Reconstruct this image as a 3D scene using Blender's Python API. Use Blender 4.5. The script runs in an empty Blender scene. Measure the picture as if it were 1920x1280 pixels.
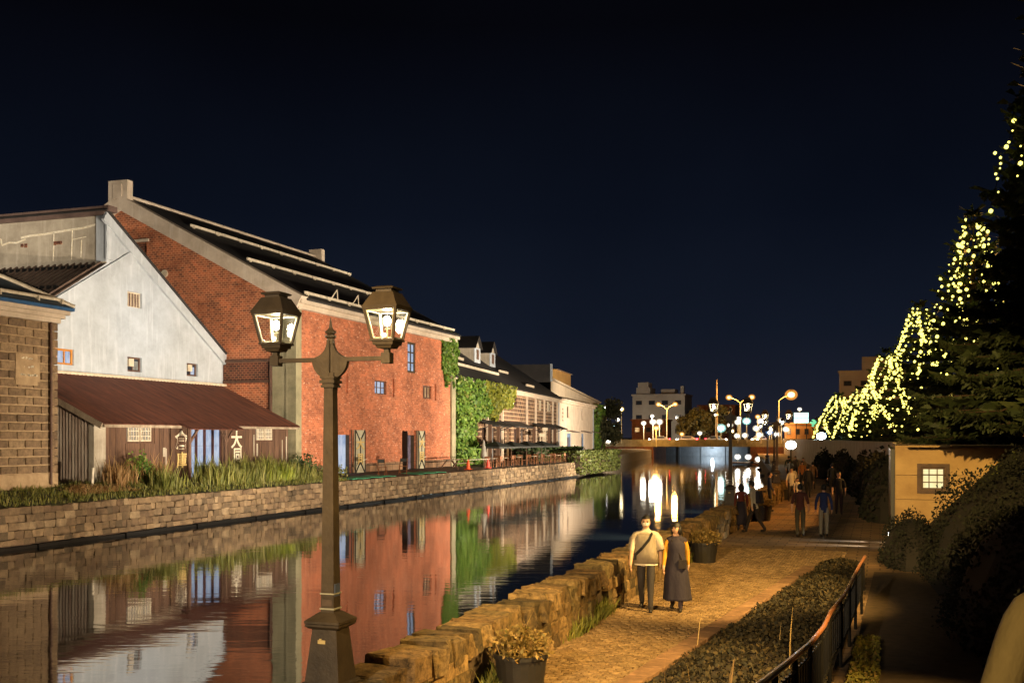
import bpy, bmesh, math, random
import numpy as np
from mathutils import Vector, Matrix

random.seed(7)
rng = np.random.default_rng(7)
scene = bpy.context.scene
COL = scene.collection
R = math.radians

# ------------------------------------------------------------------ camera
EYE = 3.24
cam_d = bpy.data.cameras.new('camera')
cam = bpy.data.objects.new('camera', cam_d)
COL.objects.link(cam)
cam.location = (0, 0, EYE)
cam.rotation_euler = (R(90), 0, math.atan(690 / 2000))
cam_d.sensor_fit = 'HORIZONTAL'
cam_d.sensor_width = 36
cam_d.lens = 36 * 2000 / 1920
cam_d.shift_y = 180 / 1920
cam_d.clip_start = 0.1
cam_d.clip_end = 6000
scene.camera = cam

# ------------------------------------------------------------------ world: night sky over a lit town
world = bpy.data.worlds.new('World')
scene.world = world
world.use_nodes = True
wn, wl = world.node_tree.nodes, world.node_tree.links
wn.clear()
wo = wn.new('ShaderNodeOutputWorld')
wb = wn.new('ShaderNodeBackground')
wtc = wn.new('ShaderNodeTexCoord')
wsp = wn.new('ShaderNodeSeparateXYZ')
wr = wn.new('ShaderNodeValToRGB')
wl.new(wtc.outputs['Generated'], wsp.inputs[0])
wl.new(wsp.outputs['Z'], wr.inputs['Fac'])
els = wr.color_ramp.elements
els[0].position = 0.0; els[0].color = (0.021, 0.021, 0.031, 1)
els[1].position = 1.0; els[1].color = (0.0006, 0.0007, 0.0012, 1)
for p, c in ((0.035, (0.0125, 0.0150, 0.0270, 1)), (0.10, (0.0072, 0.0108, 0.0215, 1)), (0.20, (0.0036, 0.0056, 0.0122, 1)), (0.36, (0.0013, 0.0015, 0.0030, 1))):
    e = els.new(p); e.color = c
wnz = wn.new('ShaderNodeTexNoise'); wnz.inputs['Scale'].default_value = 2.2; wnz.inputs['Detail'].default_value = 5
wl.new(wtc.outputs['Generated'], wnz.inputs['Vector'])
wcr = wn.new('ShaderNodeValToRGB')   # thin cloud faintly lit by the town
wcr.color_ramp.elements[0].position = 0.3; wcr.color_ramp.elements[0].color = (0.72, 0.72, 0.74, 1)
wcr.color_ramp.elements[1].position = 0.75; wcr.color_ramp.elements[1].color = (1.3, 1.28, 1.24, 1)
wl.new(wnz.outputs['Fac'], wcr.inputs['Fac'])
wmx = wn.new('ShaderNodeMix'); wmx.data_type = 'RGBA'; wmx.blend_type = 'MULTIPLY'; wmx.inputs[0].default_value = 1.0
wl.new(wr.outputs['Color'], wmx.inputs[6]); wl.new(wcr.outputs['Color'], wmx.inputs[7])
wl.new(wmx.outputs[2], wb.inputs['Color'])
wb.inputs['Strength'].default_value = 0.35
wl.new(wb.outputs[0], wo.inputs['Surface'])

# faint added fill in a moonlight tint
sun_d = bpy.data.lights.new('moon_fill', 'SUN')
sun_d.energy = 0.012; sun_d.angle = R(0.5); sun_d.color = (0.8, 0.87, 1.0)
sun = bpy.data.objects.new('moon_fill', sun_d); COL.objects.link(sun)
sun.rotation_euler = (R(40), R(10), R(120))

scene.view_settings.view_transform = 'Standard'
scene.view_settings.look = 'None'
scene.view_settings.exposure = 1.5
scene.view_settings.gamma = 1.0
scene.view_settings.use_curve_mapping = False
scene.cycles.use_denoising = True
scene.cycles.max_bounces = 6
scene.cycles.diffuse_bounces = 2
scene.cycles.glossy_bounces = 3
scene.cycles.transparent_max_bounces = 12
scene.cycles.sample_clamp_indirect = 4.0

# ------------------------------------------------------------------ helpers
def lin(r, g, b):
    def f(v):
        v /= 255.0
        return v / 12.92 if v <= 0.04045 else ((v + 0.055) / 1.055) ** 2.4
    return (f(r), f(g), f(b), 1.0)

def tag(o, label=None, cat=None, group=None, kind=None):
    if label: o['label'] = label
    if cat: o['category'] = cat
    if group: o['group'] = group
    if kind: o['kind'] = kind
    return o

def thing(name, label, cat, loc=(0, 0, 0), rotz=0.0, group=None):
    o = bpy.data.objects.new(name, None)
    COL.objects.link(o)
    o.empty_display_size = 0.2
    o.location = loc
    o.rotation_euler = (0, 0, rotz)
    return tag(o, label, cat, group)

def wloc(o):
    v = Vector((0, 0, 0))
    while o is not None:
        v += o.location
        o = o.parent
    return v

def link_mesh(name, me, parent=None):
    o = bpy.data.objects.new(name, me)
    COL.objects.link(o)
    if parent is not None:
        o.parent = parent
    return o

def copy_tree(o, parent=None):
    c = o.copy()
    COL.objects.link(c)
    c.parent = parent
    for ch in list(o.children):
        copy_tree(ch, c)
    return c

class MB:
    """collects faces, then links them as one mesh with UVs in metres"""
    def __init__(self):
        self.v = []; self.f = []
    def add(self, vs, fs):
        b = len(self.v)
        self.v.extend([tuple(p) for p in vs])
        self.f.extend([tuple(i + b for i in f) for f in fs])
        return self
    def quad(self, a, b, c, d):
        return self.add([a, b, c, d], [(0, 1, 2, 3)])
    def box(self, x0, x1, y0, y1, z0, z1):
        return self.add([(x0, y0, z0), (x1, y0, z0), (x1, y1, z0), (x0, y1, z0), (x0, y0, z1), (x1, y0, z1), (x1, y1, z1), (x0, y1, z1)],
                        [(0, 3, 2, 1), (4, 5, 6, 7), (0, 1, 5, 4), (1, 2, 6, 5), (2, 3, 7, 6), (3, 0, 4, 7)])
    def hexa(self, bot, top):
        """8-corner solid: bot and top are 4 points each, counter-clockwise from above"""
        return self.add(list(bot) + list(top), [(0, 3, 2, 1), (4, 5, 6, 7), (0, 1, 5, 4), (1, 2, 6, 5), (2, 3, 7, 6), (3, 0, 4, 7)])
    def frustum(self, cx, cy, z0, z1, w0, w1, d0=None, d1=None):
        d0 = w0 if d0 is None else d0; d1 = w1 if d1 is None else d1
        q = lambda w, d, z: [(cx - w / 2, cy - d / 2, z), (cx + w / 2, cy - d / 2, z), (cx + w / 2, cy + d / 2, z), (cx - w / 2, cy + d / 2, z)]
        return self.hexa(q(w0, d0, z0), q(w1, d1, z1))
    def bar(self, a, b, w, h=None):
        """square bar from a to b"""
        a, b = Vector(a), Vector(b); h = w if h is None else h
        d = (b - a).normalized()
        up = Vector((0, 0, 1)) if abs(d.z) < 0.95 else Vector((1, 0, 0))
        s = d.cross(up).normalized(); u = s.cross(d).normalized()
        q = lambda p: [p - s * w / 2 - u * h / 2, p + s * w / 2 - u * h / 2, p + s * w / 2 + u * h / 2, p - s * w / 2 + u * h / 2]
        return self.add(q(a) + q(b), [(0, 1, 2, 3), (7, 6, 5, 4), (0, 4, 5, 1), (1, 5, 6, 2), (2, 6, 7, 3), (3, 7, 4, 0)])
    def tube(self, pts, rads, seg=8, cap=True):
        pts = [Vector(p) for p in pts]
        if not hasattr(rads, '__len__'): rads = [rads] * len(pts)
        vs, fs = [], []
        ref = None
        for i, p in enumerate(pts):
            d = (pts[min(i + 1, len(pts) - 1)] - pts[max(i - 1, 0)])
            d = d.normalized() if d.length > 1e-9 else Vector((0, 0, 1))
            if ref is None:
                ref = Vector((1, 0, 0)) if abs(d.x) < 0.9 else Vector((0, 1, 0))
            s = (ref - d * ref.dot(d)).normalized(); ref = s
            u = d.cross(s)
            for k in range(seg):
                a = 2 * math.pi * k / seg
                vs.append(p + (s * math.cos(a) + u * math.sin(a)) * rads[i])
        for i in range(len(pts) - 1):
            for k in range(seg):
                k2 = (k + 1) % seg
                fs.append((i * seg + k, i * seg + k2, (i + 1) * seg + k2, (i + 1) * seg + k))
        if cap:
            fs.append(tuple(range(seg - 1, -1, -1)))
            fs.append(tuple((len(pts) - 1) * seg + k for k in range(seg)))
        return self.add(vs, fs)
    def lathe(self, prof, cx, cy, seg=16, squash=1.0, wob=None):
        """profile of (radius, z)"""
        vs, fs = [], []
        for i, (r, z) in enumerate(prof):
            for k in range(seg):
                a = 2 * math.pi * k / seg
                rr = r * (wob(a, z) if wob else 1)
                vs.append((cx + rr * math.cos(a), cy + rr * math.sin(a) * squash, z))
        for i in range(len(prof) - 1):
            for k in range(seg):
                k2 = (k + 1) % seg
                fs.append((i * seg + k, i * seg + k2, (i + 1) * seg + k2, (i + 1) * seg + k))
        fs.append(tuple(range(seg - 1, -1, -1)))
        fs.append(tuple((len(prof) - 1) * seg + k for k in range(seg)))
        return self.add(vs, fs)
    def ball(self, c, r, seg=8, rings=6, sq=(1, 1, 1)):
        prof = []
        vs, fs = [], []
        vs.append((c[0], c[1], c[2] - r * sq[2]))
        for i in range(1, rings):
            t = math.pi * i / rings - math.pi / 2
            for k in range(seg):
                a = 2 * math.pi * k / seg
                vs.append((c[0] + r * sq[0] * math.cos(t) * math.cos(a), c[1] + r * sq[1] * math.cos(t) * math.sin(a), c[2] + r * sq[2] * math.sin(t)))
        vs.append((c[0], c[1], c[2] + r * sq[2]))
        for k in range(seg):
            fs.append((0, 1 + (k + 1) % seg, 1 + k))
        for i in range(rings - 2):
            for k in range(seg):
                k2 = (k + 1) % seg
                fs.append((1 + i * seg + k, 1 + i * seg + k2, 1 + (i + 1) * seg + k2, 1 + (i + 1) * seg + k))
        b = 1 + (rings - 2) * seg
        for k in range(seg):
            fs.append((b + k, b + (k + 1) % seg, len(vs) - 1))
        return self.add(vs, fs)
    def xform(self, M):
        self.v = [tuple(M @ Vector(p)) for p in self.v]
        return self
    def mesh(self, name, mat=None, smooth=False, off=(0, 0, 0)):
        me = bpy.data.meshes.new(name)
        off = Vector(off)
        if off.length > 0:
            vs = [(p[0] - off.x, p[1] - off.y, p[2] - off.z) for p in self.v]
        else:
            vs = self.v
        me.from_pydata(vs, [], self.f)
        me.update()
        uv_project(me)
        if mat is not None:
            me.materials.append(mat)
        if smooth:
            me.polygons.foreach_set('use_smooth', [True] * len(me.polygons))
        return me
    def build(self, name, mat, parent=None, local=False, smooth=False):
        off = (0, 0, 0) if (parent is None or local) else wloc(parent)
        return link_mesh(name, self.mesh(name, mat, smooth, off), parent)

def uv_project(me):
    """box-projected UVs in metres"""
    nl = len(me.loops)
    if nl == 0: return
    uvl = me.uv_layers.new(name='UVMap')
    co = np.empty(len(me.vertices) * 3, np.float32); me.vertices.foreach_get('co', co); co = co.reshape(-1, 3)
    vi = np.empty(nl, np.int32); me.loops.foreach_get('vertex_index', vi)
    nr = np.empty(len(me.polygons) * 3, np.float32); me.polygons.foreach_get('normal', nr); nr = np.abs(nr.reshape(-1, 3))
    lt = np.empty(len(me.polygons), np.int32); me.polygons.foreach_get('loop_total', lt)
    ax = np.repeat(np.argmax(nr, axis=1), lt)
    p = co[vi]
    uv = np.where((ax == 0)[:, None], p[:, [1, 2]], np.where((ax == 1)[:, None], p[:, [0, 2]], p[:, [0, 1]]))
    uvl.data.foreach_set('uv', uv.astype(np.float32).ravel())

def np_mesh(name, verts, faces_quads, mat, smooth=False):
    """fast mesh of quads (n,4) or triangles (n,3) from numpy arrays"""
    me = bpy.data.meshes.new(name)
    verts = np.asarray(verts, np.float32); fq = np.asarray(faces_quads, np.int32)
    k = fq.shape[1]
    me.vertices.add(len(verts)); me.vertices.foreach_set('co', verts.ravel())
    me.loops.add(fq.size); me.loops.foreach_set('vertex_index', fq.ravel())
    me.polygons.add(len(fq))
    me.polygons.foreach_set('loop_start', np.arange(len(fq), dtype=np.int32) * k)
    me.polygons.foreach_set('loop_total', np.full(len(fq), k, np.int32))
    me.update(calc_edges=True)
    if mat is not None: me.materials.append(mat)
    return me

# ------------------------------------------------------------------ materials
class NT:
    def __init__(self, name):
        self.m = bpy.data.materials.new(name)
        self.m.use_nodes = True
        self.n = self.m.node_tree.nodes; self.l = self.m.node_tree.links
        self.bsdf = self.n['Principled BSDF']; self.out = self.n['Material Output']
    def node(self, t, **kw):
        x = self.n.new(t)
        for k, v in kw.items(): setattr(x, k, v)
        return x
    def link(self, a, b): self.l.new(a, b)
    def coord(self, which='Object', scale=(1, 1, 1)):
        tc = self.node('ShaderNodeTexCoord'); mp = self.node('ShaderNodeMapping')
        mp.inputs['Scale'].default_value = scale
        self.link(tc.outputs[which], mp.inputs['Vector'])
        return mp.outputs[0]
    def noise(self, vec, scale, detail=4, rough=0.6):
        n = self.node('ShaderNodeTexNoise')
        n.inputs['Scale'].default_value = scale; n.inputs['Detail'].default_value = detail; n.inputs['Roughness'].default_value = rough
        if vec is not None: self.link(vec, n.inputs['Vector'])
        return n.outputs['Fac']
    def ramp(self, fac, stops):
        r = self.node('ShaderNodeValToRGB')
        e = r.color_ramp.elements
        e[0].position, e[0].color = stops[0]
        e[1].position, e[1].color = stops[-1]
        for p, c in stops[1:-1]:
            x = e.new(p); x.color = c
        self.link(fac, r.inputs['Fac'])
        return r.outputs['Color']
    def mix(self, fac, a, b, mode='MIX'):
        m = self.node('ShaderNodeMix', data_type='RGBA', blend_type=mode)
        for sock, val in ((m.inputs[0], fac), (m.inputs[6], a), (m.inputs[7], b)):
            if hasattr(val, 'is_output'): self.link(val, sock)
            else: sock.default_value = val
        return m.outputs[2]
    def math(self, op, a, b=0.0):
        m = self.node('ShaderNodeMath', operation=op)
        for sock, val in ((m.inputs[0], a), (m.inputs[1], b)):
            if hasattr(val, 'is_output'): self.link(val, sock)
            else: sock.default_value = val
        return m.outputs[0]
    def bump(self, height, strength=0.3, dist=0.02):
        b = self.node('ShaderNodeBump')
        b.inputs['Strength'].default_value = strength; b.inputs['Distance'].default_value = dist
        self.link(height, b.inputs['Height'])
        self.link(b.outputs[0], self.bsdf.inputs['Normal'])
    def base(self, c):
        if hasattr(c, 'is_output'): self.link(c, self.bsdf.inputs['Base Color'])
        else: self.bsdf.inputs['Base Color'].default_value = c
    def set(self, **kw):
        for k, v in kw.items(): self.bsdf.inputs[k.replace('_', ' ')].default_value = v

def mat_plain(name, a, b=None, rough=0.7, scale=3.0, stretch=(1, 1, 1), bump=0.0, metal=0.0, bscale=None):
    """two-tone surface with uneven tint and fine relief"""
    t = NT(name)
    b = b or tuple(min(1, v * 0.62) for v in a[:3]) + (1,)
    vec = t.coord('Object', stretch)
    n = t.noise(vec, scale, 6, 0.65)
    t.base(t.ramp(n, [(0.32, b), (0.68, a)]))
    t.set(Roughness=rough, Metallic=metal)
    if bump: t.bump(t.noise(vec, bscale or scale * 6, 4), bump, 0.02)
    return t.m

def mat_stone(name, tones, rough=0.85, scale=9.0, bump=0.55, dist=0.02, pit=0.35):
    """per-stone tone from object and island randomness, mottled"""
    t = NT(name)
    oi = t.node('ShaderNodeObjectInfo'); ge = t.node('ShaderNodeNewGeometry')
    rnd = t.math('FRACT', t.math('ADD', oi.outputs['Random'], ge.outputs['Random Per Island']))
    st = [(i / max(1, len(tones) - 1), c) for i, c in enumerate(tones)]
    col = t.ramp(rnd, st)
    wc = t.node('ShaderNodeNewGeometry').outputs['Position']
    n = t.noise(wc, scale, 6, 0.7)
    sh = t.ramp(n, [(0.30 if pit < 0.3 else 0.25, (pit, pit * 0.97, pit * 0.9, 1)), (0.62 if pit < 0.3 else 0.7, (1.15, 1.12, 1.05, 1))])
    t.base(t.mix(1.0, col, sh, 'MULTIPLY'))
    t.set(Roughness=rough)
    t.bump(t.noise(wc, scale * 1.6, 6, 0.7), bump, dist)
    return t.m

def mat_emit(name, col, strength, sample=True):
    t = NT(name)
    t.base((0.02, 0.02, 0.02, 1))
    t.bsdf.inputs['Emission Color'].default_value = col
    t.bsdf.inputs['Emission Strength'].default_value = strength
    if not sample:
        t.m.cycles.emission_sampling = 'NONE'
    return t.m

def mat_brick(name, c1, c2, mortar, bw, bh, ms=0.014, patch=None, rough=0.85, splash=None, var=0.5, bump=0.5, stain=1.0):
    t = NT(name)
    uv = t.coord('UV')
    br = t.node('ShaderNodeTexBrick')
    br.inputs['Color1'].default_value = c1; br.inputs['Color2'].default_value = c2; br.inputs['Mortar'].default_value = mortar
    br.inputs['Scale'].default_value = 1.0
    br.inputs['Mortar Size'].default_value = ms
    br.inputs['Mortar Smooth'].default_value = 0.3
    br.inputs['Bias'].default_value = 0.0
    br.inputs['Brick Width'].default_value = bw; br.inputs['Row Height'].default_value = bh
    t.link(uv, br.inputs['Vector'])
    col = br.outputs['Color']
    n1 = t.noise(uv, 0.55, 6, 0.7)
    sh = t.ramp(n1, [(0.30, (0.48, 0.44, 0.44, 1)), (0.48, (0.92, 0.92, 0.92, 1)), (0.68, (1.35, 1.22, 1.14, 1))])
    col = t.mix(stain, col, sh, 'MULTIPLY')
    if patch:
        n2 = t.noise(uv, 1.7, 5, 0.75)
        f = t.ramp(n2, [(0.56, (0, 0, 0, 1)), (0.66, (1, 1, 1, 1))])
        col = t.mix(t.math('MULTIPLY', f, 0.55), col, patch)
    if splash:
        mp = t.coord('UV', (3.4, 7.0, 1))
        n3 = t.noise(mp, 1.0, 3, 0.6)
        f = t.ramp(n3, [(0.60, (0, 0, 0, 1)), (0.68, (1, 1, 1, 1))])
        col = t.mix(t.math('MULTIPLY', f, 0.75), col, splash)
    t.base(col)
    t.set(Roughness=rough)
    t.bump(br.outputs['Fac'], -bump, 0.012)
    return t.m

def mat_plaster(name, a, b, streak, rough=0.85):
    t = NT(name)
    n1 = t.noise(t.coord('UV', (1, 1, 1)), 0.7, 7, 0.7)
    col = t.ramp(n1, [(0.3, b), (0.62, a)])
    n2 = t.noise(t.coord('UV', (3.2, 0.28, 1)), 1.0, 5, 0.7)
    f = t.ramp(n2, [(0.52, (0, 0, 0, 1)), (0.75, (1, 1, 1, 1))])
    col = t.mix(t.math('MULTIPLY', f, 0.65), col, streak)
    t.base(col); t.set(Roughness=rough)
    t.bump(t.noise(t.coord('UV'), 14, 5), 0.25, 0.02)
    return t.m

def mat_leaf(name, tones, rough=0.6, trans=0.25):
    t = NT(name)
    ge = t.node('ShaderNodeNewGeometry')
    st = [(i / max(1, len(tones) - 1), c) for i, c in enumerate(tones)]
    t.base(t.ramp(ge.outputs['Random Per Island'], st))
    t.set(Roughness=rough)
    if trans:
        tr = t.node('ShaderNodeBsdfTranslucent'); mx = t.node('ShaderNodeMixShader')
        t.link(t.ramp(ge.outputs['Random Per Island'], st), tr.inputs['Color'])
        mx.inputs[0].default_value = trans
        t.link(t.bsdf.outputs[0], mx.inputs[1]); t.link(tr.outputs[0], mx.inputs[2]); t.link(mx.outputs[0], t.out.inputs['Surface'])
    return t.m

def mat_glass(name, tint=(0.9, 0.95, 0.95, 1), clear=0.9):
    t = NT(name)
    tr = t.node('ShaderNodeBsdfTransparent'); tr.inputs['Color'].default_value = tint
    gl = t.node('ShaderNodeBsdfGlossy'); gl.inputs['Roughness'].default_value = 0.04
    mx = t.node('ShaderNodeMixShader'); mx.inputs[0].default_value = 1 - clear
    t.link(tr.outputs[0], mx.inputs[1]); t.link(gl.outputs[0], mx.inputs[2]); t.link(mx.outputs[0], t.out.inputs['Surface'])
    return t.m

M = {}
M['brick_front'] = mat_brick('red brick', lin(188, 112, 76), lin(146, 82, 56), lin(174, 122, 92), 0.26, 0.13, 0.012, patch=lin(204, 130, 96), splash=lin(230, 186, 158))
M['brick_gable'] = mat_brick('weathered red brick', lin(184, 104, 66), lin(122, 72, 52), lin(206, 150, 112), 0.27, 0.135, 0.016, patch=lin(212, 132, 90))
M['brick_dark'] = mat_brick('dark old brick', lin(104, 56, 40), lin(66, 42, 34), lin(150, 104, 76), 0.27, 0.135, 0.018)
M['stone_masonry'] = mat_brick('dark ashlar', lin(112, 84, 62), lin(84, 64, 50), lin(190, 160, 128), 0.95, 0.42, 0.05, bump=0.6)
M['plaster'] = mat_plaster('stained white plaster', lin(176, 183, 190), lin(152, 158, 164), lin(206, 211, 216))
M['plaster_warm'] = mat_plaster('cream plaster', lin(222, 202, 178), lin(196, 172, 148), lin(232, 222, 206))
M['plaster_beige'] = mat_plaster('beige cladding', lin(190, 172, 146), lin(172, 154, 130), lin(200, 186, 162))
M['concrete'] = mat_plaster('old grey concrete', lin(176, 166, 148), lin(138, 128, 112), lin(206, 196, 180))
M['concrete_mossy'] = mat_plaster('mossy concrete', lin(150, 142, 112), lin(104, 100, 78), lin(176, 168, 140))
M['trim'] = mat_plaster('weathered stone trim', lin(206, 190, 170), lin(170, 154, 134), lin(222, 212, 198))
M['roof_black'] = mat_plain('black tarred roof', lin(52, 48, 46), lin(34, 31, 30), 0.75, 1.2, (1, 1, 1), 0.15)
M['roof_seam'] = mat_plain('brown metal sheet', lin(104, 86, 74), lin(74, 60, 52), 0.55, 1.5, (1, 1, 1), 0.1)
M['roof_rust'] = mat_plain('rust brown corrugated iron', lin(112, 66, 48), lin(70, 40, 30), 0.7, 1.1, (0.45, 3.0, 1), 0.25)
M['roof_blue'] = mat_plain('blue painted sheet', lin(52, 100, 150), lin(36, 74, 112), 0.5, 2.0, (1, 1, 1), 0.1)
M['roof_bluegrey'] = mat_plain('faded blue grey sheet', lin(66, 84, 98), lin(44, 56, 68), 0.6, 2.0)
M['snow_rail'] = mat_plain('pale galvanised rail', lin(226, 214, 190), lin(176, 166, 146), 0.5, 4.0)
M['fascia'] = mat_plain('brown fascia metal', lin(112, 92, 84), lin(84, 68, 62), 0.6, 1.5)
M['wood_dark'] = mat_plain('weathered dark boards', lin(112, 82, 62), lin(70, 50, 38), 0.8, 2.2, (6, 6, 0.5), 0.4)
M['wood_panel'] = mat_plain('brown board panel', lin(96, 68, 48), lin(66, 46, 34), 0.8, 2.2, (4, 4, 0.6), 0.4)
M['wood_grey'] = mat_plain('silvered timber', lin(168, 152, 130), lin(116, 100, 82), 0.8, 2.5, (1, 1, 0.5), 0.3)
M['wood_chair'] = mat_plain('teak slats', lin(150, 100, 64), lin(104, 66, 42), 0.6, 3.0)
M['corrugated'] = mat_plain('rusting corrugated sheet', lin(168, 156, 140), lin(92, 62, 44), 0.55, 1.1, (2.5, 2.5, 0.35), 0.15)
M['frame_white'] = mat_plain('cream painted wood', lin(214, 200, 176), lin(180, 164, 140), 0.6, 4)
M['frame_brown'] = mat_plain('brown painted wood', lin(104, 74, 58), lin(70, 50, 40), 0.6, 4)
M['frame_red'] = mat_plain('dark red painted wood', lin(74, 40, 38), lin(52, 30, 30), 0.6, 4)
M['paint_white'] = mat_plain('worn white paint', lin(238, 232, 216), lin(206, 190, 156), 0.7, 9)
M['paint_yellow'] = mat_plain('worn cream paint', lin(226, 196, 128), lin(186, 156, 96), 0.7, 9)
M['door_iron'] = mat_plain('grey green iron door', lin(196, 190, 162), lin(160, 152, 128), 0.55, 3, (1, 1, 0.6), 0.15)
M['iron'] = mat_plain('dark bronze iron', lin(86, 72, 54), lin(62, 51, 38), 0.5, 5, (1, 1, 1), 0.2, 0.1)
M['iron_black'] = mat_plain('black iron', lin(34, 32, 31), lin(22, 21, 20), 0.45, 5, (1, 1, 1), 0.12, 0.3)
M['rail_metal'] = mat_plain('worn bronze handrail', lin(164, 104, 66), lin(120, 74, 46), 0.38, 7, (1, 1, 1), 0.15, 0.15)
M['black_void'] = mat_plain('unlit interior', lin(20, 18, 18), lin(12, 11, 11), 0.9)
M['quay'] = mat_stone('quay stone', [lin(92, 78, 60), lin(122, 102, 78), lin(146, 124, 96), lin(106, 86, 66), lin(158, 138, 110)], 0.85, 3.0)
M['mortar'] = mat_plain('dark joint mortar', lin(92, 74, 56), lin(58, 46, 36), 0.95, 6)
M['mortar_pale'] = mat_plain('pale mortar', lin(190, 164, 128), lin(158, 132, 100), 0.9, 3, (1, 1, 1), 0.2)
M['block'] = mat_stone('rough tuff block', [lin(134, 112, 88), lin(154, 130, 102), lin(118, 98, 78), lin(166, 142, 112)], 0.9, 5.0, 0.8, 0.03)
M['wall_stone'] = mat_stone('promenade wall stone', [lin(112, 92, 62), lin(152, 124, 84), lin(86, 74, 50), lin(138, 108, 70), lin(170, 140, 98), lin(98, 90, 58)], 0.95, 9.0, 1.0, 0.05, 0.12)
M['sett'] = mat_stone('granite sett', [lin(146, 120, 84), lin(172, 142, 104), lin(130, 104, 72), lin(160, 130, 92)], 0.8, 12.0, 0.4, 0.008)
M['kerb'] = mat_stone('kerb stone', [lin(158, 122, 94), lin(140, 108, 82), lin(172, 136, 106)], 0.85, 6.0, 0.4, 0.01)
M['paving'] = mat_brick('paving slabs', lin(160, 130, 94), lin(134, 106, 76), lin(92, 72, 50), 0.6, 0.4, 0.02, bump=0.3)
M['path_brown'] = mat_plain('worn brown path', lin(104, 84, 60), lin(78, 62, 44), 0.9, 6, (1, 1, 1), 0.4, bscale=60)
M['asphalt'] = mat_plain('asphalt', lin(66, 60, 54), lin(48, 44, 40), 0.9, 14, (1, 1, 1), 0.4, bscale=90)
M['soil'] = mat_plain('dry soil and thatch', lin(126, 92, 60), lin(74, 56, 38), 0.95, 2.5, (1, 1, 1), 0.6)
M['turf'] = mat_plain('rough turf', lin(82, 84, 44), lin(54, 56, 32), 0.95, 3.5, (1, 1, 1), 0.8)
M['terrace'] = mat_plain('terrace ground', lin(96, 84, 66), lin(64, 58, 46), 0.9, 2.5, (1, 1, 1), 0.4)
M['earth'] = mat_plain('dark ground', lin(44, 40, 36), lin(30, 28, 26), 0.95, 0.2)
M['mat_green'] = mat_plain('green floor mat', lin(78, 176, 134), lin(58, 150, 112), 0.85, 4)
M['cone_orange'] = mat_plain('orange plastic', lin(232, 92, 40), lin(210, 74, 30), 0.5, 5)
M['cone_red'] = mat_plain('faded red plastic', lin(226, 84, 70), lin(204, 66, 56), 0.5, 5)
M['ivy'] = mat_leaf('ivy leaf', [lin(64, 98, 30), lin(112, 148, 50), lin(48, 78, 26), lin(138, 166, 66), lin(84, 120, 40), lin(120, 118, 52)])
M['ivy_yellow'] = mat_leaf('yellowing ivy leaf', [lin(116, 124, 34), lin(146, 146, 44), lin(84, 98, 34), lin(162, 156, 60)])
M['weed'] = mat_leaf('weed blade', [lin(110, 118, 48), lin(138, 136, 58), lin(80, 92, 40), lin(162, 152, 84)])
M['weed_bright'] = mat_leaf('bright weed blade', [lin(118, 132, 34), lin(140, 146, 44), lin(92, 112, 34)])
M['weed_dry'] = mat_leaf('dry grass blade', [lin(178, 142, 90), lin(150, 114, 70), lin(196, 166, 112)])
M['shrub'] = mat_leaf('dark shrub leaf', [lin(50, 70, 34), lin(66, 84, 38), lin(38, 54, 28)])
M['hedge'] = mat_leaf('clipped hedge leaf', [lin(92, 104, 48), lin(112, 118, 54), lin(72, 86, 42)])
M['hedge_shaded'] = mat_leaf('shade darkened hedge leaf', [lin(22, 25, 17), lin(28, 31, 19), lin(16, 18, 13)], 0.95, 0.05)  # leaf tones darkened to stand for the unlit embankment
M['needle'] = mat_leaf('conifer needles', [lin(44, 58, 34), lin(60, 72, 38), lin(34, 46, 28), lin(72, 80, 44)], 0.7, 0.15)
M['tree_leaf'] = mat_leaf('broad leaf', [lin(70, 72, 46), lin(88, 86, 52), lin(56, 58, 40)], 0.7, 0.2)
M['bark'] = mat_plain('bark', lin(84, 66, 50), lin(54, 42, 32), 0.9, 5, (1, 1, 0.3), 0.6)
M['planter'] = mat_plain('black planter tub', lin(40, 36, 34), lin(28, 25, 24), 0.6, 5, (1, 1, 1), 0.2)
M['sprig'] = mat_leaf('dry planter flowers', [lin(150, 116, 62), lin(112, 98, 48), lin(170, 140, 84), lin(92, 84, 40)])
M['glass_lamp'] = mat_glass('lantern glass', (0.97, 0.99, 0.97, 1), 0.93)
M['canvas_dark'] = mat_plain('dark canvas', lin(62, 64, 60), lin(44, 46, 44), 0.85, 3, (1, 1, 1), 0.1)
M['canvas_grey'] = mat_plain('grey canvas', lin(146, 142, 132), lin(118, 114, 106), 0.85, 3)
M['apart'] = mat_plain('grey rendered wall', lin(184, 172, 160), lin(156, 146, 136), 0.9, 0.2)
M['stone_hut'] = mat_plain('sandstone ashlar', lin(208, 174, 122), lin(172, 138, 94), 0.9, 0.9, (1, 1, 1.5), 0.3, bscale=12)

def mat_lit(name, col, strength, col2=None):
    """lit glass: glow varies over the pane with what is behind it"""
    t = NT(name)
    n = t.noise(t.coord('Object', (1.3, 1.3, 0.7)), 2.0, 3)
    c = t.ramp(n, [(0.35, col2 or tuple(v * 0.45 for v in col[:3]) + (1,)), (0.62, col)])
    t.base((0.03, 0.03, 0.035, 1)); t.set(Roughness=0.15)
    t.link(c, t.bsdf.inputs['Emission Color'])
    t.bsdf.inputs['Emission Strength'].default_value = strength
    t.m.cycles.emission_sampling = 'NONE'
    return t.m
M['lit_blue'] = mat_lit('cool lit curtain glass', lin(204, 216, 236), 0.30, lin(150, 172, 206))
M['lit_warm'] = mat_lit('warm lit glass', lin(255, 214, 150), 0.32, lin(180, 120, 60))
M['lit_lattice'] = mat_lit('paper lattice glass', lin(222, 214, 190), 0.22, lin(150, 140, 118))
M['lit_cream'] = mat_lit('bright cream lit glass', lin(255, 244, 190), 0.42, lin(236, 214, 150))
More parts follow.
